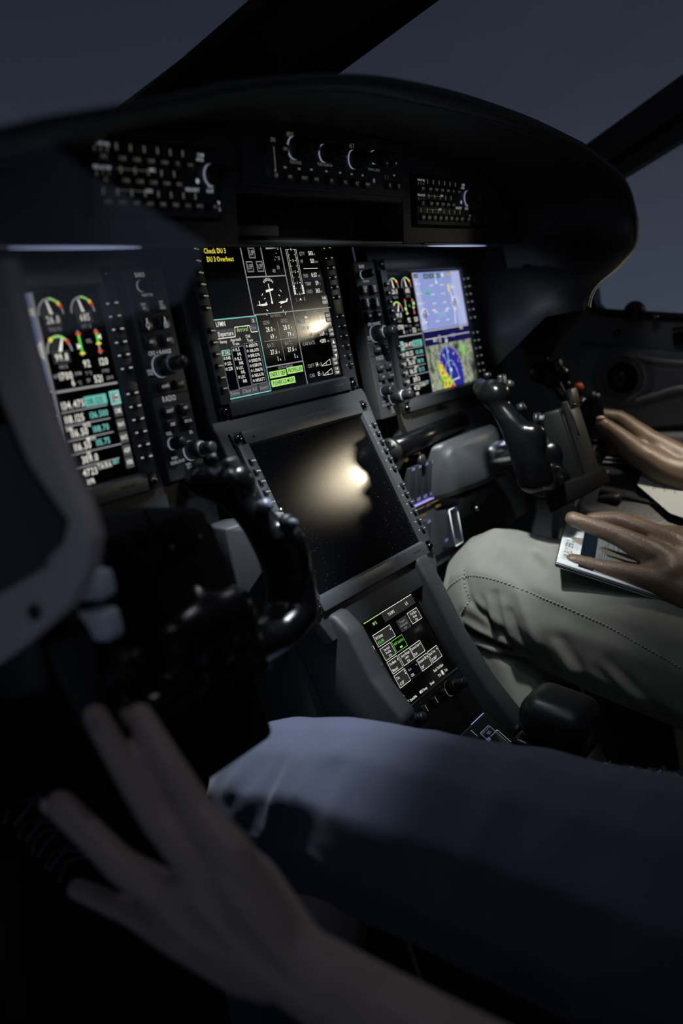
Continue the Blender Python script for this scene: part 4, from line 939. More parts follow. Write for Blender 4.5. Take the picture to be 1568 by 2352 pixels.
def rocker(x, y, h, s1='AUTO', w=15, tilt=1):
    mb = MB(); z0 = 1.5
    mb.hull([(x - w / 2, y - h / 2, z0), (x + w / 2, y - h / 2, z0), (x - w / 2, y + h / 2, z0), (x + w / 2, y + h / 2, z0), (x - w / 2, y - h / 2, 5), (x + w / 2, y - h / 2, 5), (x - w / 2, y + h / 2, 17), (x + w / 2, y + h / 2, 17), (x - w / 2, y, 9), (x + w / 2, y, 9)], M['key'], Fs, bev=.8)
    Fr = Fs @ Matrix.Translation((x, y - h / 2, 5.4)) @ Matrix.Rotation(math.atan2(4.0, h / 2), 4, 'X')
    Fr2 = Fs @ Matrix.Translation((x, y, 9.4)) @ Matrix.Rotation(math.atan2(8, h / 2), 4, 'X')
    mb.text(s1, 0, 2.6, 4, M['e_violet'], Fr, 'c', w=9.5); mb.text('ON', 0, h / 2 - 3.5, 4, M['e_violet'], Fr2, 'c', w=8)
    mb.build('rocker_switch', t)
for x in (196, 214, 232, 250, 270): rocker(x, -229, 48)
rocker(211, -298, 46, 'OFF')
mb = MB(); mb.box(180, 262, -256, -254.4, 2, 8, M['e_violet'], Fs, .3); mb.build('light_bar', t)
mb = MB(); mb.cyl((221, -201, 1.5), (221, -201, 20), 7.5, 6.6, M['knob'], 26, Fs, rings=[(0, 7.8), (.7, 7.4), (.78, 8), (.95, 7.6), (1, 6.4)]); mb.build('dimmer_knob', t)
rocker(266, -298, 44, 'OFF', 14)
mb = MB()
for a in ((255, 256, -322, -274, 2, 24), (277, 278, -322, -274, 2, 24), (255, 278, -275, -274, 2, 24), (255, 278, -322, -274, 23, 24)): mb.box(*a, M['guard'], Fs)
for a, b in (((255, -322), (278, -322)), ((278, -322), (278, -274)), ((278, -274), (255, -274)), ((255, -274), (255, -322))): mb.tube([(a[0], a[1], 24), (b[0], b[1], 24)], .7, M['switch'], 5, Fs)
mb.build('clear_guard', t)
mb = MB(); mb.cyl((.15, -.012, -.178), (.36, -.010, -.172), .0135, .0135, M['yoke'], 24); mb.cyl((.15, -.012, -.178), (.158, -.012, -.178), .0165, .0165, M['black'], 24)
tag(mb.build('support_tube', off=Vector((.25, -.01, -.176))), 'glossy black round tube below the right flight display', 'tube')
# lower knee panels
mb = MB(); mb.hull([(.335, .012, -.20), (.335, .012, -.345), (.62, .012, -.355), (.62, .012, -.20), (.335, .03, -.2), (.62, .03, -.2), (.335, .03, -.345), (.62, .03, -.355)], M['panel'])
mb.cyl((.455, .012, -.314), (.455, .007, -.314), .005, .004, M['screw'], 14)
tag(mb.build('knee_panel', off=Vector((.47, .01, -.27))), 'dark lower knee panel with a screw under the far yoke', 'panel')
mb = MB(); mb.hull([(-.56, .012, -.20), (-.56, .012, -.34), (-.142, .012, -.34), (-.142, .012, -.12), (-.56, .03, -.2), (-.56, .03, -.34), (-.142, .03, -.34), (-.142, .03, -.12)], M['black'])
mb.text('UP', -168, -243, 5, M['e_amber'], Fs, z=-11.5)
tag(mb.build('knee_panel', off=Vector((-.3, .01, -.27))), 'dark lower knee panel with amber UP mark behind the near yoke', 'panel')
# gear lever guard / alternate gear door near left yoke
mb = MB(); mb.hull([(-.165, -.012, -.195), (-.118, -.05, -.190), (-.165, -.012, -.270), (-.125, -.05, -.215), (-.165, .012, -.27), (-.165, .012, -.19), (-.118, .012, -.19), (-.125, .012, -.27)], M['panel'], bev=.002)
mb.cyl((-.120, -.046, -.188), (-.120, -.046, -.194), .002, .002, M['steel'], 10)
tag(mb.build('gear_lever_guard', off=Vector((-.14, -.01, -.23))), 'angular dark grey guard beside the near yoke and lower display', 'guard')

# ================================================================== YOKES
def organic(name, caps, vox, m, parent=None, smooth=6, disp=None, sub=2):
    """union of tapered round limbs fused into one continuous surface"""
    b = bmesh.new()
    for c in caps:
        (p0, r0), (p1, r1) = c
        t_ = bmesh.new()
        for p, r in ((p0, r0), (p1, r1)):
            s_ = bmesh.ops.create_icosphere(t_, subdivisions=sub, radius=1)
            rr = Vector(r) if isinstance(r, (tuple, list)) else Vector((r, r, r))
            for v in s_['verts']: v.co = Vector(p) + Vector((v.co.x * rr.x, v.co.y * rr.y, v.co.z * rr.z))
        r_ = bmesh.ops.convex_hull(t_, input=t_.verts)
        kill = list({g for g in r_['geom_interior'] + r_['geom_unused'] if isinstance(g, bmesh.types.BMVert)})
        bmesh.ops.delete(t_, geom=kill, context='VERTS')
        me_ = bpy.data.meshes.new('t'); t_.to_mesh(me_); t_.free(); b.from_mesh(me_); bpy.data.meshes.remove(me_)
    me = bpy.data.meshes.new(name); b.to_mesh(me); b.free()
    o = bpy.data.objects.new(name, me); COL.objects.link(o)
    r = o.modifiers.new('r', 'REMESH'); r.mode = 'VOXEL'; r.voxel_size = vox
    s_ = o.modifiers.new('s', 'SMOOTH'); s_.factor = .5; s_.iterations = smooth
    bpy.context.view_layer.update()
    ev = o.evaluated_get(bpy.context.evaluated_depsgraph_get())
    me2 = bpy.data.meshes.new_from_object(ev); o.modifiers.clear(); o.data = me2; bpy.data.meshes.remove(me)
    N = len(me2.vertices); co = np.empty(N * 3, np.float32); me2.vertices.foreach_get('co', co); co = co.reshape(-1, 3)
    if disp:
        no = np.empty(N * 3, np.float32); me2.vertices.foreach_get('normal', no); no = no.reshape(-1, 3)
        co = co + no * disp(co, no)[:, None]
    bv = None
    L = np.array(wloc(parent)) if parent else np.zeros(3)
    me2.vertices.foreach_set('co', (co - L).astype(np.float32).ravel())
    me2.polygons.foreach_set('use_smooth', [True] * len(me2.polygons)); me2.update()
    me2.materials.clear(); me2.materials.append(m)
    if parent: o.parent = parent
    o.name = name
    return o, co

def yoke(cx, dy, dz, label, near):
    t = thing('control_yoke', (cx, -.12 + dy, -.25 + dz), label, 'yoke')
    Y = lambda x, y, z: (cx + x, y + dy, z + dz)
    caps = []
    for s in (-1, 1):
        pts = [(Y(s * .030, -.150, -.254), (.02, .024, .017)), (Y(s * .080, -.150, -.256), (.02, .024, .016)), (Y(s * .106, -.152, -.246), (.016, .026, .016)), (Y(s * .112, -.152, -.220), (.015, .024, .018)),
               (Y(s * .112, -.146, -.195), (.015, .0215, .018)), (Y(s * .110, -.136, -.172), (.015, .017, .014)), (Y(s * .106, -.122, -.150), (.015, .0125, .012)), (Y(s * .100, -.107, -.134), (.018, .014, .014)), (Y(s * .092, -.100, -.128), (.018, .014, .015))]
        caps += list(zip(pts, pts[1:]))
        caps.append(((Y(s * .103, -.114, -.133), (.020, .018, .018)), (Y(s * .106, -.124, -.136), (.018, .015, .017))))
        caps.append(((Y(s * .110, -.160, -.188), (.014, .016, .014)), (Y(s * .111, -.158, -.205), (.014, .018, .014))))
    caps.append(((Y(-.03, -.150, -.225), .026), (Y(.03, -.150, -.225), .026)))
    caps.append(((Y(0, -.140, -.215), .028), (Y(0, -.150, -.235), .028)))
    o, co = organic('grip', caps, .0035, M['yoke'], t, 8)
    # shaft
    mb = MB(); mb.cyl(Y(0, -.12, -.218), (cx, 0.0, -.222), .0175, .0175, M['steel'], 36); mb.cyl(Y(0, -.118, -.218), Y(0, -.106, -.218), .022, .022, M['black'], 30); mb.build('shaft', t)
    # head switches
    for s in (-1, 1):
        mb = MB(); c = Y(s * .098, -.110, -.115); mb.cyl(c, (c[0], c[1], c[2] + .006), .005, .004, M['black'], 16); mb.build('trim_switch', t)
        mb = MB(); c = Y(s * .098, -.128, -.128); mb.box(c[0] - .008, c[0] + .008, c[1] - .004, c[1] + .004, c[2] - .012, c[2] + .014, M['black'], None, .003); mb.cyl((c[0] - s * .007, c[1] - .004, c[2]), (c[0] - s * .013, c[1] - .004, c[2]), .006, .005, M['plate'], 16); mb.build('toggle_switch', t)
        mb = MB(); c = Y(s * .104, -.146, -.158); mb.cyl(c, (c[0] - s * .001, c[1] - .007, c[2] + .003), .0065, .005, M['red'] if s > 0 and cx > 0 else M['black'] if cx > 0 else M['zip'], 18); mb.build('push_button', t)
        mb = MB(); c = Y(s * .104, -.164, -.173); mb.cyl(c, (c[0], c[1] - .006, c[2]), .008, .0075, M['black'], 18); mb.cyl((c[0], c[1] - .005, c[2]), (c[0], c[1] - .011, c[2]), .004, .0035, M['zip'], 14); mb.build('push_button', t)
    return t, Y
ty, Y = yoke(.35, 0.0, 0.0, 'black control yoke on the right with a clip plate, held by a hand', False)
def clipboard(cx, dx, dy, dz, w, label, bm):
    tp = thing('clipboard', (cx, -.18 + dy, -.2 + dz), label, 'clipboard')
    Fc = Matrix.Translation((cx + dx, -.166 + dy, -.208 + dz)) @ Matrix.Rotation(math.radians(-9), 4, 'X')
    mb = MB(); mb.box(-w, w, -.004, .004, -.052, .046, bm, Fc, .0025); mb.box(-w - .012, w - .006, .002, .030, -.060, .040, M['black'], Fc, .004); mb.build('board', tp)
    mb = MB(); mb.hull([(-.018, -.008, .034), (.018, -.008, .034), (-.010, -.011, .058), (.010, -.011, .058), (-.018, -.003, .034), (.018, -.003, .034), (-.010, -.002, .058), (.010, -.002, .058)], bm, Fc, bev=.0012)
    for x in (-.015, .015): mb.sphere((x, -.010, .038), .0024, M['screw'], Fc)
    mb.cyl((-.020, -.006, .048), (-.024, -.006, .070), .0013, .0013, bm, 8, Fc); mb.tube([(-.022, -.005, .044), (-w, -.006, .02), (-w, -.006, .0)], .0013, bm, 6, Fc); mb.build('clip', tp)
    mb = MB(); mb.hull([(-w - .03, -.010, -.068), (w, -.012, -.070), (w, -.012, -.050), (-w - .03, -.010, -.048), (-w - .04, .045, -.080), (w, .045, -.080), (w, .045, -.048), (-w - .04, .045, -.048)], M['matte'], Fc, bev=.002); mb.build('base', tp)
clipboard(.35, -.014, -.016, 0, .020, 'narrow dark grey clip plate mounted on the far yoke hub', M['plate'])
yoke(-.35, .02, -.008, 'black blurred control yoke in front of the left flight display', True)
clipboard(-.35, .0, .035, .0, .040, 'black unlit clip plate on the blurred near yoke hub', M['matte'])
mb = MB(); mb.hull([(-.41, -.125, -.150), (-.31, -.125, -.150), (-.41, -.145, -.33), (-.31, -.145, -.33), (-.42, .0, -.13), (-.31, .0, -.14), (-.42, -.02, -.36), (-.31, -.02, -.36)], M['matte'], bev=.006)
tag(mb.build('column_shroud', off=Vector((-.36, -.06, -.24))), 'matte black shroud around the near control column', 'shroud')
# yoke switch cluster visible on the near horn
mb = MB()
for yy, zz, w_, h_ in ((-.152, -.168, .034, .018), (-.153, -.193, .028, .020)): mb.box(-.466, -.450, yy - w_ / 2, yy + w_ / 2, zz - h_ / 2, zz + h_ / 2, M['switch'], None, .005, 3)
mb.cyl((-.462, -.176, -.212), (-.462, -.150, -.238), .0085, .0085, M['yoke'], 20)
tag(mb.build('thumb_switch', off=Vector((-.458, -.152, -.18))), 'two pale grey blurred thumb switches on the nearest yoke horn', 'switch')
# housings
def housing(cx, lab):
    mb = MB(); x = cx
    mb.hull([(x - .085, .01, -.192), (x + .06, .01, -.190), (x - .085, .01, -.262), (x + .06, .01, -.262), (x - .078, -.040, -.186), (x + .05, -.055, -.182), (x - .07, -.040, -.256), (x + .05, -.055, -.256), (x + .03, -.062, -.20), (x + .03, -.062, -.25)], M['bezel'], bev=.008, seg=4)
    mb.hull([(x - .06, .01, -.255), (x + .05, .01, -.255), (x - .05, -.035, -.262), (x + .04, -.045, -.262), (x - .04, -.012, -.30), (x + .03, -.012, -.30)], M['panel'], bev=.005, seg=3)
    mb.cyl((x - .02, -.040, -.285), (x - .02, -.030, -.285), .004, .004, M['screw'], 14)
    tag(mb.build('yoke_housing', off=Vector((cx, -.02, -.22))), lab, 'housing')
housing(.33, 'rounded dark grey housing from which the far yoke shaft comes out')
housing(-.35, 'rounded dark housing behind the near yoke')

# ================================================================== RIGHT WALL DETAILS
t = thing('air_vent', (.6, -.165, -.165), 'round black eyeball air vent in the right side wall', 'vent')
mb = MB(); Fv = Matrix.Translation((.598, -.165, -.163)) @ Matrix.Rotation(math.radians(90), 4, 'Y')
for r0, r1, z0, z1 in ((.040, .034, .0, -.008), (.034, .027, -.008, .002)): mb.cyl((0, 0, z0), (0, 0, z1), r0, r1, M['wall'], 36, Fv, caps=False)
mb.cyl((0, 0, .0), (0, 0, .006), .046, .044, M['wall'], 36, Fv); mb.build('ring', t)
mb = MB(); mb.sphere((.600, -.165, -.163), .024, M['matte']); mb.cyl((.578, -.165, -.163), (.574, -.165, -.163), .013, .011, M['black'], 20); mb.build('nozzle', t)
mb = MB(); mb.tube(cr([(.592, -.18, -.200), (.592, -.21, -.196), (.592, -.26, -.192), (.592, -.4, -.215)], 5), .005, M['wall'], 10); mb.tube(cr([(.594, -.19, -.135), (.594, -.23, -.150), (.594, -.30, -.165), (.594, -.45, -.19)], 5), .004, M['wall'], 10); tag(mb.build('grab_rail', off=Vector((.59, -.25, -.19))), 'dark curved rail trailing aft from the round side wall vent', 'rail')
t = thing('window_latch', (.60, -.19, -.075), 'black round latch knobs on the sill of the right side window', 'latch')
mb = MB(); mb.sphere((.605, -.195, -.072), .016, M['black'], sub=3); mb.build('knob', t)
for y, z in ((-.165, -.098), (-.222, -.086)):
    mb = MB(); mb.sphere((.604, y, z), .006, M['screw']); mb.build('screw', t)
mb = MB(); mb.box(.597, .602, -.29, -.245, -.13, -.105, M['matte']); mb.text('EMERGENCY', -20, 6, 4, M['print'], Matrix.Translation((.5965, -.262, -.118)) @ Matrix.Rotation(math.radians(-90), 4, 'Z') @ Matrix.Rotation(math.radians(90), 4, 'X') @ Matrix.Scale(.001, 4), w=32)
tag(mb.build('wall_placard', off=Vector((.6, -.262, -.118))), 'small dark placard under the right side window', 'placard')

# ================================================================== FOREGROUND LEFT
# clear visor pane, its reflected haze put into the material
mb = MB()
pts = [(-.45, -.125, .149), (-.45, -.163, .112), (-.45, -.215, .061), (-.45, -.287, .004), (-.45, -.262, -.02), (-.45, -.129, -.02), (-.45, -.05, -.0), (-.45, -.05, .15)]
slab(pts, (1, 0, 0), .002, M['visor'], mb)
tag(mb.build('sun_visor', off=Vector((-.45, -.15, .05))), 'see-through pane, reflected haze put into its colour, with a diagonal edge crossing the upper left of the picture', 'sun visor')
# dark side panel hanging near the left window
t = thing('side_screen', (-.5, -.13, -.06), 'blurred dark glossy panel with a brown grey rounded frame at the left edge', 'screen')
out = [(-.195, .020), (-.195, -.02), (-.198, -.07), (-.2035, -.10), (-.209, -.118), (-.2105, -.134), (-.202, -.150), (-.177, -.171), (-.136, -.191), (-.10, -.206), (-.05, -.22), (-.05, .03)]
inner = [(-.160, .015), (-.166, -.05), (-.176, -.088), (-.190, -.112), (-.1965, -.122), (-.188, -.134), (-.170, -.1435), (-.124, -.157), (-.09, -.168), (-.05, -.18), (-.05, .02)]
mb = MB(); mb.prism(out, -.500, -.488, M['side'], Fx, .003, 3); mb.build('frame', t)
mb = MB(); mb.prism(inner, -.503, -.4985, M['screen'], Fx); mb.build('glass', t)
mb = MB(); mb.cyl((-.5005, -.152, -.172), (-.503, -.152, -.172), .0042, .0042, M['plate'], 20); mb.build('fastener', t)
mb = MB(); mb.tube([(-.5025, -.05, -.183), (-.5025, -.124, -.159), (-.5025, -.172, -.1445)], .0014, M['zip'], 8); mb.build('edge_bead', t)

# ================================================================== PEOPLE
def fold_noise(co, scale, amp, dirv=None):
    out = np.empty(len(co))
    for i, c in enumerate(co): out[i] = mnoise.noise(Vector((c[0] * scale[0], c[1] * scale[1], c[2] * scale[2])))
    return out * amp

def ridges(co, segs):
    """soft cloth folds: each segment ((p0),(p1),width,height)"""
    d = np.zeros(len(co))
    for p0, p1, w, h in segs:
        p0 = np.array(p0); p1 = np.array(p1); v = p1 - p0; L = v @ v
        t_ = np.clip(((co - p0) @ v) / L, 0, 1); q_ = p0 + t_[:, None] * v
        r = np.linalg.norm(co - q_, axis=1)
        d += h * np.exp(-(r / w) ** 2) * np.sin(np.pi * np.clip(t_ * .9 + .05, 0, 1)) ** .5
    return d

def ridges2(co, no, segs, g=1.0):
    """folds seen on the side of the leg that faces the left window: ((y0,z0),(y1,z1),width,height)"""
    d = np.zeros(len(co)); m = np.clip(-no[:, 0] * 1.5 + .1, 0, 1)
    for p0, p1, w, h in segs:
        p0 = np.array(p0); p1 = np.array(p1); v = p1 - p0; L = v @ v
        t_ = np.clip(((co[:, 1:] - p0) @ v) / L, 0, 1); q_ = p0 + t_[:, None] * v
        r = np.linalg.norm(co[:, 1:] - q_, axis=1)
        d += g * h * np.exp(-(r / (w * .8)) ** 2) * np.clip(np.sin(np.pi * np.clip(t_ * .8 + .1, 0, 1)), 0, 1) ** .6
    return d * m

def hand_caps(chains, palm):
    c = []
    for ch in chains: c += list(zip(ch, ch[1:]))
    return c + palm

def limb(*pts): return list(zip(pts, pts[1:]))

# ---- pilot (near)
pil = thing('person', (-.30, -.62, -.84), 'near person in blue jeans, left hand raised with spread fingers', 'person')
hand = []
hand += limb(((-.472, -.184, -.246), .0088), ((-.478, -.205, -.271), .0094), ((-.482, -.224, -.297), .0102), ((-.486, -.247, -.319), .0130), ((-.483, -.265, -.366), .016))
hand += limb(((-.492, -.171, -.238), .0080), ((-.492, -.185, -.269), .0088), ((-.492, -.200, -.297), .0098), ((-.491, -.224, -.325), .0125), ((-.485, -.252, -.373), .016))
hand += limb(((-.498, -.128, -.294), .0098), ((-.498, -.149, -.311), .0100), ((-.497, -.168, -.329), .0108), ((-.494, -.198, -.345), .0135), ((-.484, -.240, -.382), .017))
hand += limb(((-.482, -.102, -.362), .0072), ((-.484, -.128, -.365), .0080), ((-.486, -.155, -.368), .0090), ((-.489, -.190, -.374), .0125), ((-.483, -.235, -.392), .016))
hand += limb(((-.486, -.247, -.322), .012), ((-.494, -.198, -.348), .012), ((-.489, -.190, -.374), .0125), ((-.483, -.250, -.390), .018), ((-.486, -.245, -.340), .014))
hand += limb(((-.492, -.228, -.332), .0125), ((-.494, -.212, -.350), .0125), ((-.490, -.240, -.370), .0160), ((-.480, -.290, -.395), .022))
for t0, t1 in (((-.4985, -.249, -.330), (-.497, -.285, -.378)), ((-.503, -.230, -.340), (-.499, -.270, -.386)), ((-.506, -.208, -.352), (-.499, -.255, -.392))):   # tendons on the back of the hand
    hand += limb((t0, .0045), (t1, .0035))
hand += limb(((-.435, -.165, -.315), .009), ((-.445, -.195, -.335), .011), ((-.460, -.235, -.352), .015), ((-.475, -.270, -.385), .018))
hand += limb(((-.480, -.235, -.350), (.012, .02, .02)), ((-.480, -.275, -.388), (.020, .025, .026)), ((-.472, -.312, -.412), (.026, .026, .026)), ((-.468, -.345, -.432), .030), ((-.455, -.40, -.472), .038), ((-.44, -.50, -.56), .044), ((-.44, -.66, -.36), .048), ((-.47, -.78, -.04), .06))
hand += limb(((-.47, -.78, -.04), .06), ((-.30, -.82, .0), .085), ((-.12, -.78, -.04), .06), ((-.02, -.70, -.28), .048), ((-.08, -.60, -.47), .04), ((-.13, -.52, -.47), .028))
hand += limb(((-.13, -.52, -.47), .026), ((-.15, -.45, -.45), .022))
for k in range(4): hand += limb(((-.14 - .012 * k, -.46, -.45), .010), ((-.145 - .014 * k, -.415, -.445), .009), ((-.15 - .014 * k, -.385, -.455), .008))
hand += limb(((-.30, -.82, .0), .10), ((-.30, -.78, -.25), .12), ((-.30, -.72, -.50), .13)) + limb(((-.30, -.82, .0), .065), ((-.30, -.82, .10), .058), ((-.30, -.80, .19), (.07, .09, .08)), ((-.30, -.80, .25), (.075, .095, .085)))
for s, kx in ((1, -.20), (-1, -.43)): hand += limb(((-.30 + s * .07, -.70, -.53), .09), ((kx, -.10, -.455 if s > 0 else -.73), .045), ((kx + (0 if s > 0 else .03), .02, -.80 if s > 0 else -.76), .035))
body, _ = organic('body', hand, .0027, M['skinA'], pil, 4)
FJ = [((-.086, -.392), (-.068, -.434), .007, -.006), ((-.099, -.386), (-.075, -.441), .007, .005), ((-.109, -.387), (-.091, -.44), .007, -.003), ((-.122, -.37), (-.103, -.438), .009, .004),
      ((-.155, -.361), (-.118, -.448), .016, -.008), ((-.067, -.384), (-.039, -.417), .006, -.003), ((-.059, -.388), (-.032, -.405), .006, .003), ((-.164, -.368), (-.134, -.446), .012, .004),
      ((-.186, -.394), (-.229, -.362), .010, .004), ((-.178, -.401), (-.213, -.37), .010, -.004), ((-.296, -.384), (-.273, -.431), .010, .003), ((-.28, -.404), (-.262, -.458), .012, .004),
      ((-.269, -.405), (-.253, -.459), .012, -.004), ((-.386, -.394), (-.366, -.417), .010, .004), ((-.378, -.398), (-.355, -.435), .010, -.004), ((-.343, -.51), (-.406, -.472), .012, .005),
      ((-.343, -.512), (-.392, -.494), .010, -.005), ((-.344, -.513), (-.375, -.528), .012, .005)]
def disp_j(co, no): return ridges2(co, no, [(a, b, w * 1.7, h) for a, b, w, h in FJ], .8) + fold_noise(co, (10, 22, 10), .0035) + fold_noise(co, (40, 60, 30), .0008)
jc = limb(((-.30, -.72, -.54), .15), ((-.225, -.52, -.525), .108), ((-.205, -.30, -.485), .094), ((-.20, -.12, -.450), .082), ((-.20, -.045, -.447), .076), ((-.20, -.005, -.50), .068), ((-.20, .0, -.60), .062), ((-.20, .02, -.80), .055))
jc += limb(((-.30, -.72, -.54), .15), ((-.40, -.52, -.66), .09), ((-.42, -.10, -.74), .070), ((-.40, .04, -.78), .058), ((-.35, .18, -.72), .05))
jn, jco = organic('jeans', jc, .0042, M['jeans'], pil, 10, disp_j)
sh, _ = organic('shirt', limb(((-.30, -.74, -.42), (.17, .13, .1)), ((-.30, -.80, -.20), (.17, .12, .1)), ((-.30, -.82, -.02), (.16, .10, .08))) + limb(((-.47, -.79, -.04), .075), ((-.45, -.70, -.22), .065)) + limb(((-.13, -.79, -.04), .075), ((-.05, -.72, -.22), .065)), .008, M['shirt'], pil, 6)
def bvh_of(o):
    me = o.data; L = wloc(o)
    return BVHTree.FromPolygons([v.co + L for v in me.vertices], [tuple(p.vertices) for p in me.polygons])
def seam(name, o, pts2, m, parent, r=.0007, dash=True, x0=-1., d=1.):
    """stitch line laid on the cloth by dropping points (y,z) sideways onto it"""
    bv = bvh_of(o); pp = []
    for p in cr([(y, z, 0) for y, z in pts2], 8):
        h = bv.ray_cast(Vector((x0, p[0], p[1])), Vector((d, 0, 0)))
        if h[0]: pp.append(h[0] + h[1] * .0006)
    mb = MB()
    if len(pp) < 2: return
    path = []
    for a, b in zip(pp, pp[1:]):
        n_ = max(1, int((b - a).length / .002)); path += [a.lerp(b, i / n_) for i in range(n_)]
    if dash:
        for i in range(0, len(path) - 2, 2): mb.tube([path[i], path[i + 1]], r, m, 4)
    else: mb.tube(path, r, m, 5)
    mb.build(name, parent)
seam('seam', jn, [(.030, -.500), (.0, -.512), (-.03, -.512), (-.06, -.530), (-.10, -.555)], M['jseam'], pil, .001)
for p in ((-.4800, -.182, -.243), (-.4995, -.175, -.236), (-.5065, -.125, -.291)):
    mb = MB(); mb.sphere(p, .0050, M['nail'], sc=(.35, 1, 1.1)); mb.build('finger_nail', pil)
# shoe
shoe_c = limb(((-.33, .26, -.62), .045), ((-.33, .25, -.56), .046), ((-.31, .26, -.50), .050), ((-.285, .32, -.42), .046), ((-.27, .345, -.37), .034))
shoe, _ = organic('shoe', shoe_c, .006, M['black'], pil, 6)
mb = MB(); bv = bvh_of(shoe)
for i in range(6):
    a = i / 5; c0 = Vector((-.338, .19, -.405)).lerp(Vector((-.300, .17, -.500)), a)
    path = []
    for j in range(7):
        s_ = j / 6; p = c0 + Vector((.045 * (s_), .012 * math.sin(s_ * 3.1), .006 * math.sin(s_ * 3.1) - .008 * s_ + (.010 * s_ if i % 2 else 0))); path.append(p)
    mb.tube(path, .0024, M['lace'], 6)
for i in range(4):
    c0 = Vector((-.325 + .008 * i, .182, -.43 - .02 * i)); mb.tube([c0, c0 + Vector((.035, -.004, .018))], .0022, M['lace'], 6)
mb.build('shoe_lace', shoe)

# ---- copilot (far)
cop = thing('person', (.34, -.66, -.84), 'far person in khaki trousers, one hand on the yoke and one on a tablet', 'person')
c = []
c += limb(((.222, -.190, -.342), .0098), ((.228, -.214, -.352), .0105), ((.234, -.244, -.362), .0125), ((.242, -.282, -.378), .0175), ((.252, -.325, -.408), .022))
c += limb(((.264, -.182, -.300), .0098), ((.266, -.206, -.312), .0110), ((.268, -.236, -.328), .0128), ((.264, -.275, -.352), .0180), ((.262, -.33, -.398), .022))
c += limb(((.303, -.190, -.311), .0098), ((.303, -.225, -.314), .0112), ((.298, -.260, -.330), .0125), ((.290, -.292, -.346), .0165), ((.275, -.335, -.39), .022))
c += limb(((.333, -.205, -.322), .0090), ((.328, -.234, -.324), .0105), ((.318, -.262, -.338), .0120), ((.305, -.298, -.344), .0165), ((.285, -.335, -.39), .020))
c += limb(((.345, -.27, -.372), .009), ((.330, -.30, -.378), .013), ((.30, -.335, -.39), .018))
c += limb(((.250, -.290, -.372), .020), ((.285, -.300, -.358), .016)) + limb(((.262, -.335, -.405), (.032, .028, .026)), ((.268, -.385, -.435), .032), ((.29, -.48, -.47), .040), ((.27, -.60, -.44), .046), ((.22, -.74, -.20), .05), ((.20, -.82, .02), .065))
c += limb(((.20, -.82, .02), .065), ((.35, -.86, .05), .09), ((.52, -.82, .02), .065), ((.56, -.70, -.22), .05), ((.54, -.55, -.42), .046), ((.485, -.38, -.365), .038), ((.470, -.310, -.320), (.028, .03, .032)))
c += limb(((.470, -.300, -.315), (.026, .026, .032)), ((.458, -.250, -.288), .0235), ((.450, -.215, -.256), .018), ((.444, -.194, -.228), .0128), ((.438, -.178, -.210), .0108))
c += limb(((.476, -.290, -.295), .022), ((.482, -.222, -.246), .0175), ((.490, -.186, -.211), .0120), ((.478, -.157, -.200), .0108), ((.450, -.140, -.206), .0098))
c += limb(((.476, -.290, -.310), .022), ((.490, -.224, -.270), .0175), ((.498, -.186, -.236), .0120), ((.488, -.156, -.230), .0108), ((.455, -.138, -.236), .0098))
c += limb(((.476, -.290, -.322), .022), ((.490, -.226, -.292), .0175), ((.498, -.186, -.264), .0120), ((.488, -.154, -.258), .0108), ((.457, -.138, -.260), .0098))
c += limb(((.476, -.290, -.330), .020), ((.484, -.234, -.312), .0155), ((.490, -.200, -.290), .0108), ((.482, -.172, -.286), .0098), ((.460, -.160, -.285), .009))
c += limb(((.35, -.86, .05), .10), ((.35, -.80, -.25), .12), ((.35, -.72, -.52), .13)) + limb(((.35, -.86, .05), .065), ((.35, -.86, .16), .058), ((.35, -.84, .26), (.07, .09, .08)), ((.35, -.84, .32), (.075, .095, .085)))
c += limb(((.32, -.66, -.56), .10), ((.275, -.08, -.385), .05), ((.26, -.16, -.80), .035)) + limb(((.42, -.66, -.58), .09), ((.47, -.14, -.38), .045), ((.47, -.12, -.80), .035))
organic('body', c, .0034, M['skinB'], cop, 4)
FK = [((-.08, -.377), (-.086, -.419), .005, -.005), ((-.087, -.377), (-.094, -.422), .005, .004), ((-.097, -.371), (-.099, -.43), .005, -.005), ((-.106, -.38), (-.111, -.439), .005, .005),
      ((-.113, -.392), (-.126, -.449), .005, -.006), ((-.126, -.372), (-.144, -.443), .008, .006), ((-.064, -.378), (-.125, -.453), .006, -.006), ((-.071, -.378), (-.119, -.443), .005, .004),
      ((-.048, -.404), (-.121, -.453), .006, .006), ((-.048, -.417), (-.133, -.458), .006, -.005), ((-.054, -.432), (-.136, -.466), .007, .005), ((-.088, -.454), (-.138, -.466), .006, -.006),
      ((-.144, -.443), (-.155, -.479), .008, -.007), ((-.166, -.437), (-.189, -.499), .009, .006), ((-.175, -.431), (-.197, -.499), .009, -.004), ((-.138, -.325), (-.159, -.345), .006, .003),
      ((-.131, -.329), (-.154, -.351), .006, -.0025), ((-.10, -.323), (-.101, -.338), .004, -.003), ((-.103, -.338), (-.146, -.371), .009, -.003), ((-.218, -.464), (-.272, -.539), .010, .004),
      ((-.225, -.459), (-.283, -.538), .010, -.004), ((-.21, -.466), (-.26, -.543), .008, -.003), ((-.055, -.344), (-.062, -.378), .006, -.004), ((-.154, -.365), (-.208, -.407), .012, .003)]
def disp_k(co, no): return ridges2(co, no, FK, .85) + fold_noise(co, (9, 16, 9), .003) + fold_noise(co, (45, 60, 30), .0008)
kcaps = limb(((.34, -.74, -.56), .14), ((.315, -.56, -.575), .115), ((.295, -.34, -.500), .100), ((.275, -.15, -.415), .088), ((.270, -.075, -.385), .080), ((.268, -.050, -.42), .072), ((.262, -.080, -.52), .066), ((.258, -.12, -.66), .062), ((.258, -.16, -.82), .058))
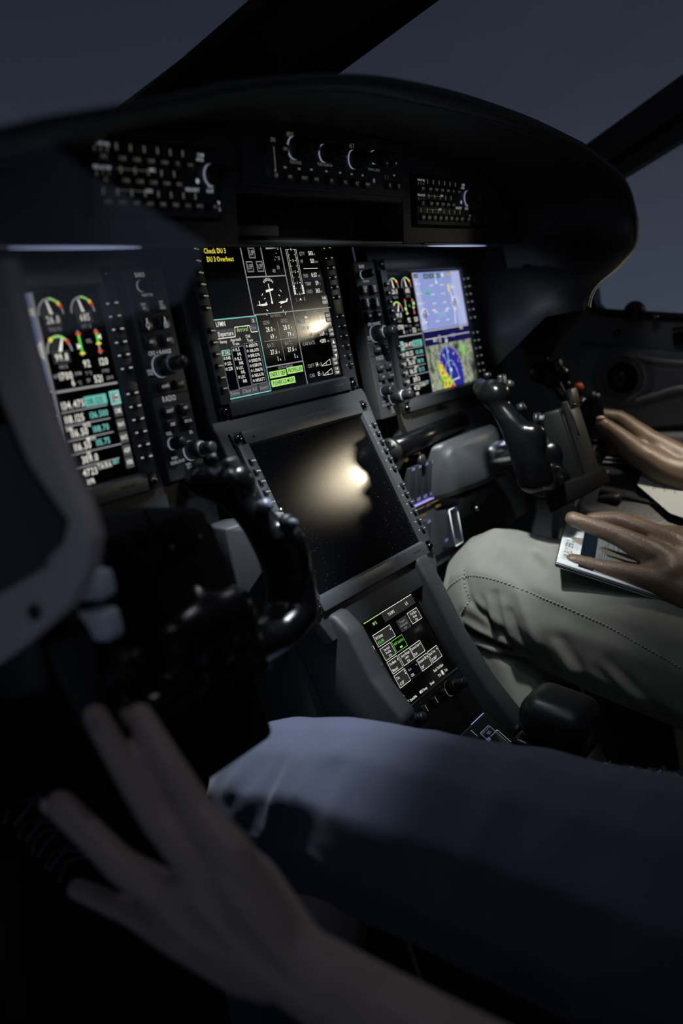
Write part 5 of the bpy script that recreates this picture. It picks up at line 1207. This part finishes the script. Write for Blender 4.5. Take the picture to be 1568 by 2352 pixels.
kcaps += limb(((.36, -.74, -.58), .13), ((.44, -.56, -.55), .10), ((.475, -.34, -.475), .085), ((.49, -.18, -.375), .076), ((.49, -.14, -.355), .076), ((.49, -.13, -.45), .066), ((.48, -.14, -.66), .06), ((.48, -.14, -.82), .056))
kh, _ = organic('trousers', kcaps, .0036, M['khaki'], cop, 9, disp_k)
seam('seam', kh, [(-.008, -.385), (-.03, -.362), (-.065, -.348), (-.10, -.355), (-.14, -.372), (-.19, -.395), (-.25, -.430), (-.33, -.482)], M['seam'], cop, .0008, True, -.0)
seam('seam', kh, [(-.054, -.342), (-.055, -.361), (-.061, -.377), (-.050, -.390), (-.045, -.399), (-.048, -.41), (-.044, -.419), (-.052, -.432)], M['seam'], cop, .0008, True, -.0)
organic('shirt', limb(((.35, -.76, -.40), (.17, .13, .1)), ((.35, -.83, -.15), (.17, .12, .1)), ((.35, -.86, .03), (.16, .10, .08))) + limb(((.20, -.82, .02), .08), ((.22, -.74, -.18), .065)) + limb(((.51, -.82, .02), .08), ((.55, -.72, -.18), .065)), .008, M['shirt'], cop, 6)
for p, sc_ in (((.262, -.181, -.299), (1, 1.2, .45)), ((.222, -.190, -.338), (1, 1.2, .5)), ((.435, -.178, -.2015), (1.0, 1.1, .6))):
    mb = MB(); mb.sphere(p, .0058, M['nail'], sc=sc_); mb.build('finger_nail', cop)

# ---- tablet on the far person's thigh
A_, B_, D_ = Vector((.196, -.180, -.335)), Vector((.325, -.150, -.312)), Vector((.211, -.284, -.392))
ex_ = (B_ - A_).normalized(); dd = (D_ - A_); ey_ = (dd - dd.dot(ex_) * ex_).normalized(); ez_ = ex_.cross(ey_); ez_ = -ez_ if ez_.z < 0 else ez_
Ft = Matrix.Translation(A_) @ Matrix((ex_, ey_, ez_)).transposed().to_4x4() @ Matrix.Scale(.001, 4)
t = thing('tablet', A_, 'white framed tablet labelled HB-FLY EFB 2 under the far person\'s hand', 'tablet')
mb = MB(); mb.box(0, 135, 0, 200, -7.5, -1, M['steel'], Ft, 3, 3); mb.build('case', t)
mb = MB(); mb.box(1, 134, 1, 199, -1.6, 0, M['white'], Ft, .6); mb.build('front_glass', t)
mb = MB(); mb.rect(14, 4, 78, 22, M['label'], Ft, .2)
Fq = Ft @ Matrix.Rotation(0, 4, 'Z')
# label text runs along the short edge
mb.text('HB-FLY EFB 2', 18, -16, 9, M['ink'], Ft @ Matrix.Scale(-1, 4, (0, 1, 0)) if ez_.dot(ex_.cross(ey_)) < 0 else Ft, w=54, z=.3); mb.build('name_label', t)
mb = MB(); mb.rect(6, 26, 129, 185, emi('tablet_page', '#8f9694', .5), Ft, .25); mb.rect(6, 26, 129, 44, emi('tablet_bar', '#1c2633', .6), Ft, .3)
for i in range(15): mb.rect(14 + (i % 3) * 6, 48 + i * 3.0, 60 + (i * 17 % 40), 48.9 + i * 3.0, M['e_dim'], Ft, .35)
for i in range(12): mb.rect(70 + (i % 2) * 4, 50 + i * 3.4, 76 + (i * 13 % 30), 51.2 + i * 3.4, M['e_dim'], Ft, .35)
mb.rect(10, 95, 125, 110, emi('tablet_map', '#a08a4a', .6, (160, ((.4, '#a08a4a'), (.5, '#c9cdd2'), (.6, '#7a6a3a')))), Ft, .4); mb.build('screen_image', t)

# ---- document bag on far lap with paper
t = thing('document_bag', (.44, -.24, -.33), 'open black zipped document bag lying on the far person\'s lap', 'bag')
mb = MB(); mb.hull([(.372, -.146, -.308), (.475, -.150, -.268), (.372, -.150, -.338), (.36, -.40, -.405), (.36, -.40, -.45), (.53, -.38, -.325), (.53, -.16, -.262), (.53, -.38, -.40), (.50, -.15, -.33)], M['glue'], bev=.006, seg=3); mb.build('case', t)
mb = MB()
for dz in (0, .006): mb.tube([(.372, -.146, -.306 + dz), (.472, -.149, -.265 + dz), (.500, -.26, -.288 + dz), (.50, -.40, -.335 + dz)], .0022, M['zip'], 8)
mb.build('zip', t)
mb = MB(); mb.box(.395, .425, -.20, -.17, -.310, -.300, M['black'], None, .003); mb.tube([(.41, -.17, -.296), (.42, -.25, -.326), (.41, -.33, -.362)], .004, M['black'], 8); mb.build('contents', t)
def bag_z(x, y, up):
    a = -.308 + (x - .372) * .388; b_ = -.405 + (x - .36) * .47; t_ = (-.15 - y) / .25
    return a + (b_ - a) * t_ + up
mb = MB(); P_ = [Vector((x, y, bag_z(x, y, .010))) for x, y in ((.432, -.214), (.412, -.238), (.392, -.262), (.385, -.31), (.44, -.335), (.51, -.31), (.50, -.215))]
slab(P_, (0, 0, 1), .001, M['paper'], mb)
for i in range(6): mb.tube([Vector((x, y, bag_z(x, y, .0115))) for x, y in ((.430, -.235 - .013 * i), (.495, -.228 - .013 * i))], .0004, M['ink'], 4)
tag(mb.build('paper_sheet', off=Vector((.49, -.25, -.32))), 'white paper sheet with faint lines on the document bag', 'paper')

# ---- seats
def seat(cx, lab):
    t = thing('pilot_seat', (cx, -.75, -.84), lab, 'seat')
    mb = MB(); mb.box(cx - .23, cx + .23, -.98, -.50, -.72, -.64, M['matte'], None, .03, 4); mb.build('cushion', t)
    mb = MB(); mb.box(cx - .22, cx + .22, -1.14, -1.05, -.70, .05, M['matte'], None, .03, 4); mb.build('backrest', t)
    mb = MB(); mb.box(cx - .15, cx + .15, -.95, -.55, -.845, -.71, M['black']); mb.build('base', t)
seat(-.32, 'black pilot seat under the near person'); seat(.36, 'black pilot seat under the far person')
# sheepskin between far thigh and pedestal
b = bmesh.new(); bmesh.ops.create_grid(b, x_segments=150, y_segments=220, size=1)
me = bpy.data.meshes.new('sheepskin'); 
for v in b.verts:
    x, y = v.co.x, v.co.y
    p = Vector((.19 + x * .075, -.30 + y * .20, -.60 - .02 * x))
    n1 = mnoise.noise(p * 60); n2 = mnoise.noise(p * 190 + Vector((5, 1, 2)))
    p.z += .014 * n1 + .010 * n2 - .02 * max(0, abs(x) - .8) * 5; p.x += .006 * n2; p.y += .006 * mnoise.noise(p * 150)
    v.co = p - Vector((.19, -.3, -.6))
b.to_mesh(me); b.free(); o = bpy.data.objects.new('sheepskin', me); COL.objects.link(o); o.location = (.19, -.3, -.6); me.materials.append(M['fur'])
tag(o, 'dark fluffy sheepskin between the pedestal and the khaki thigh', 'sheepskin')
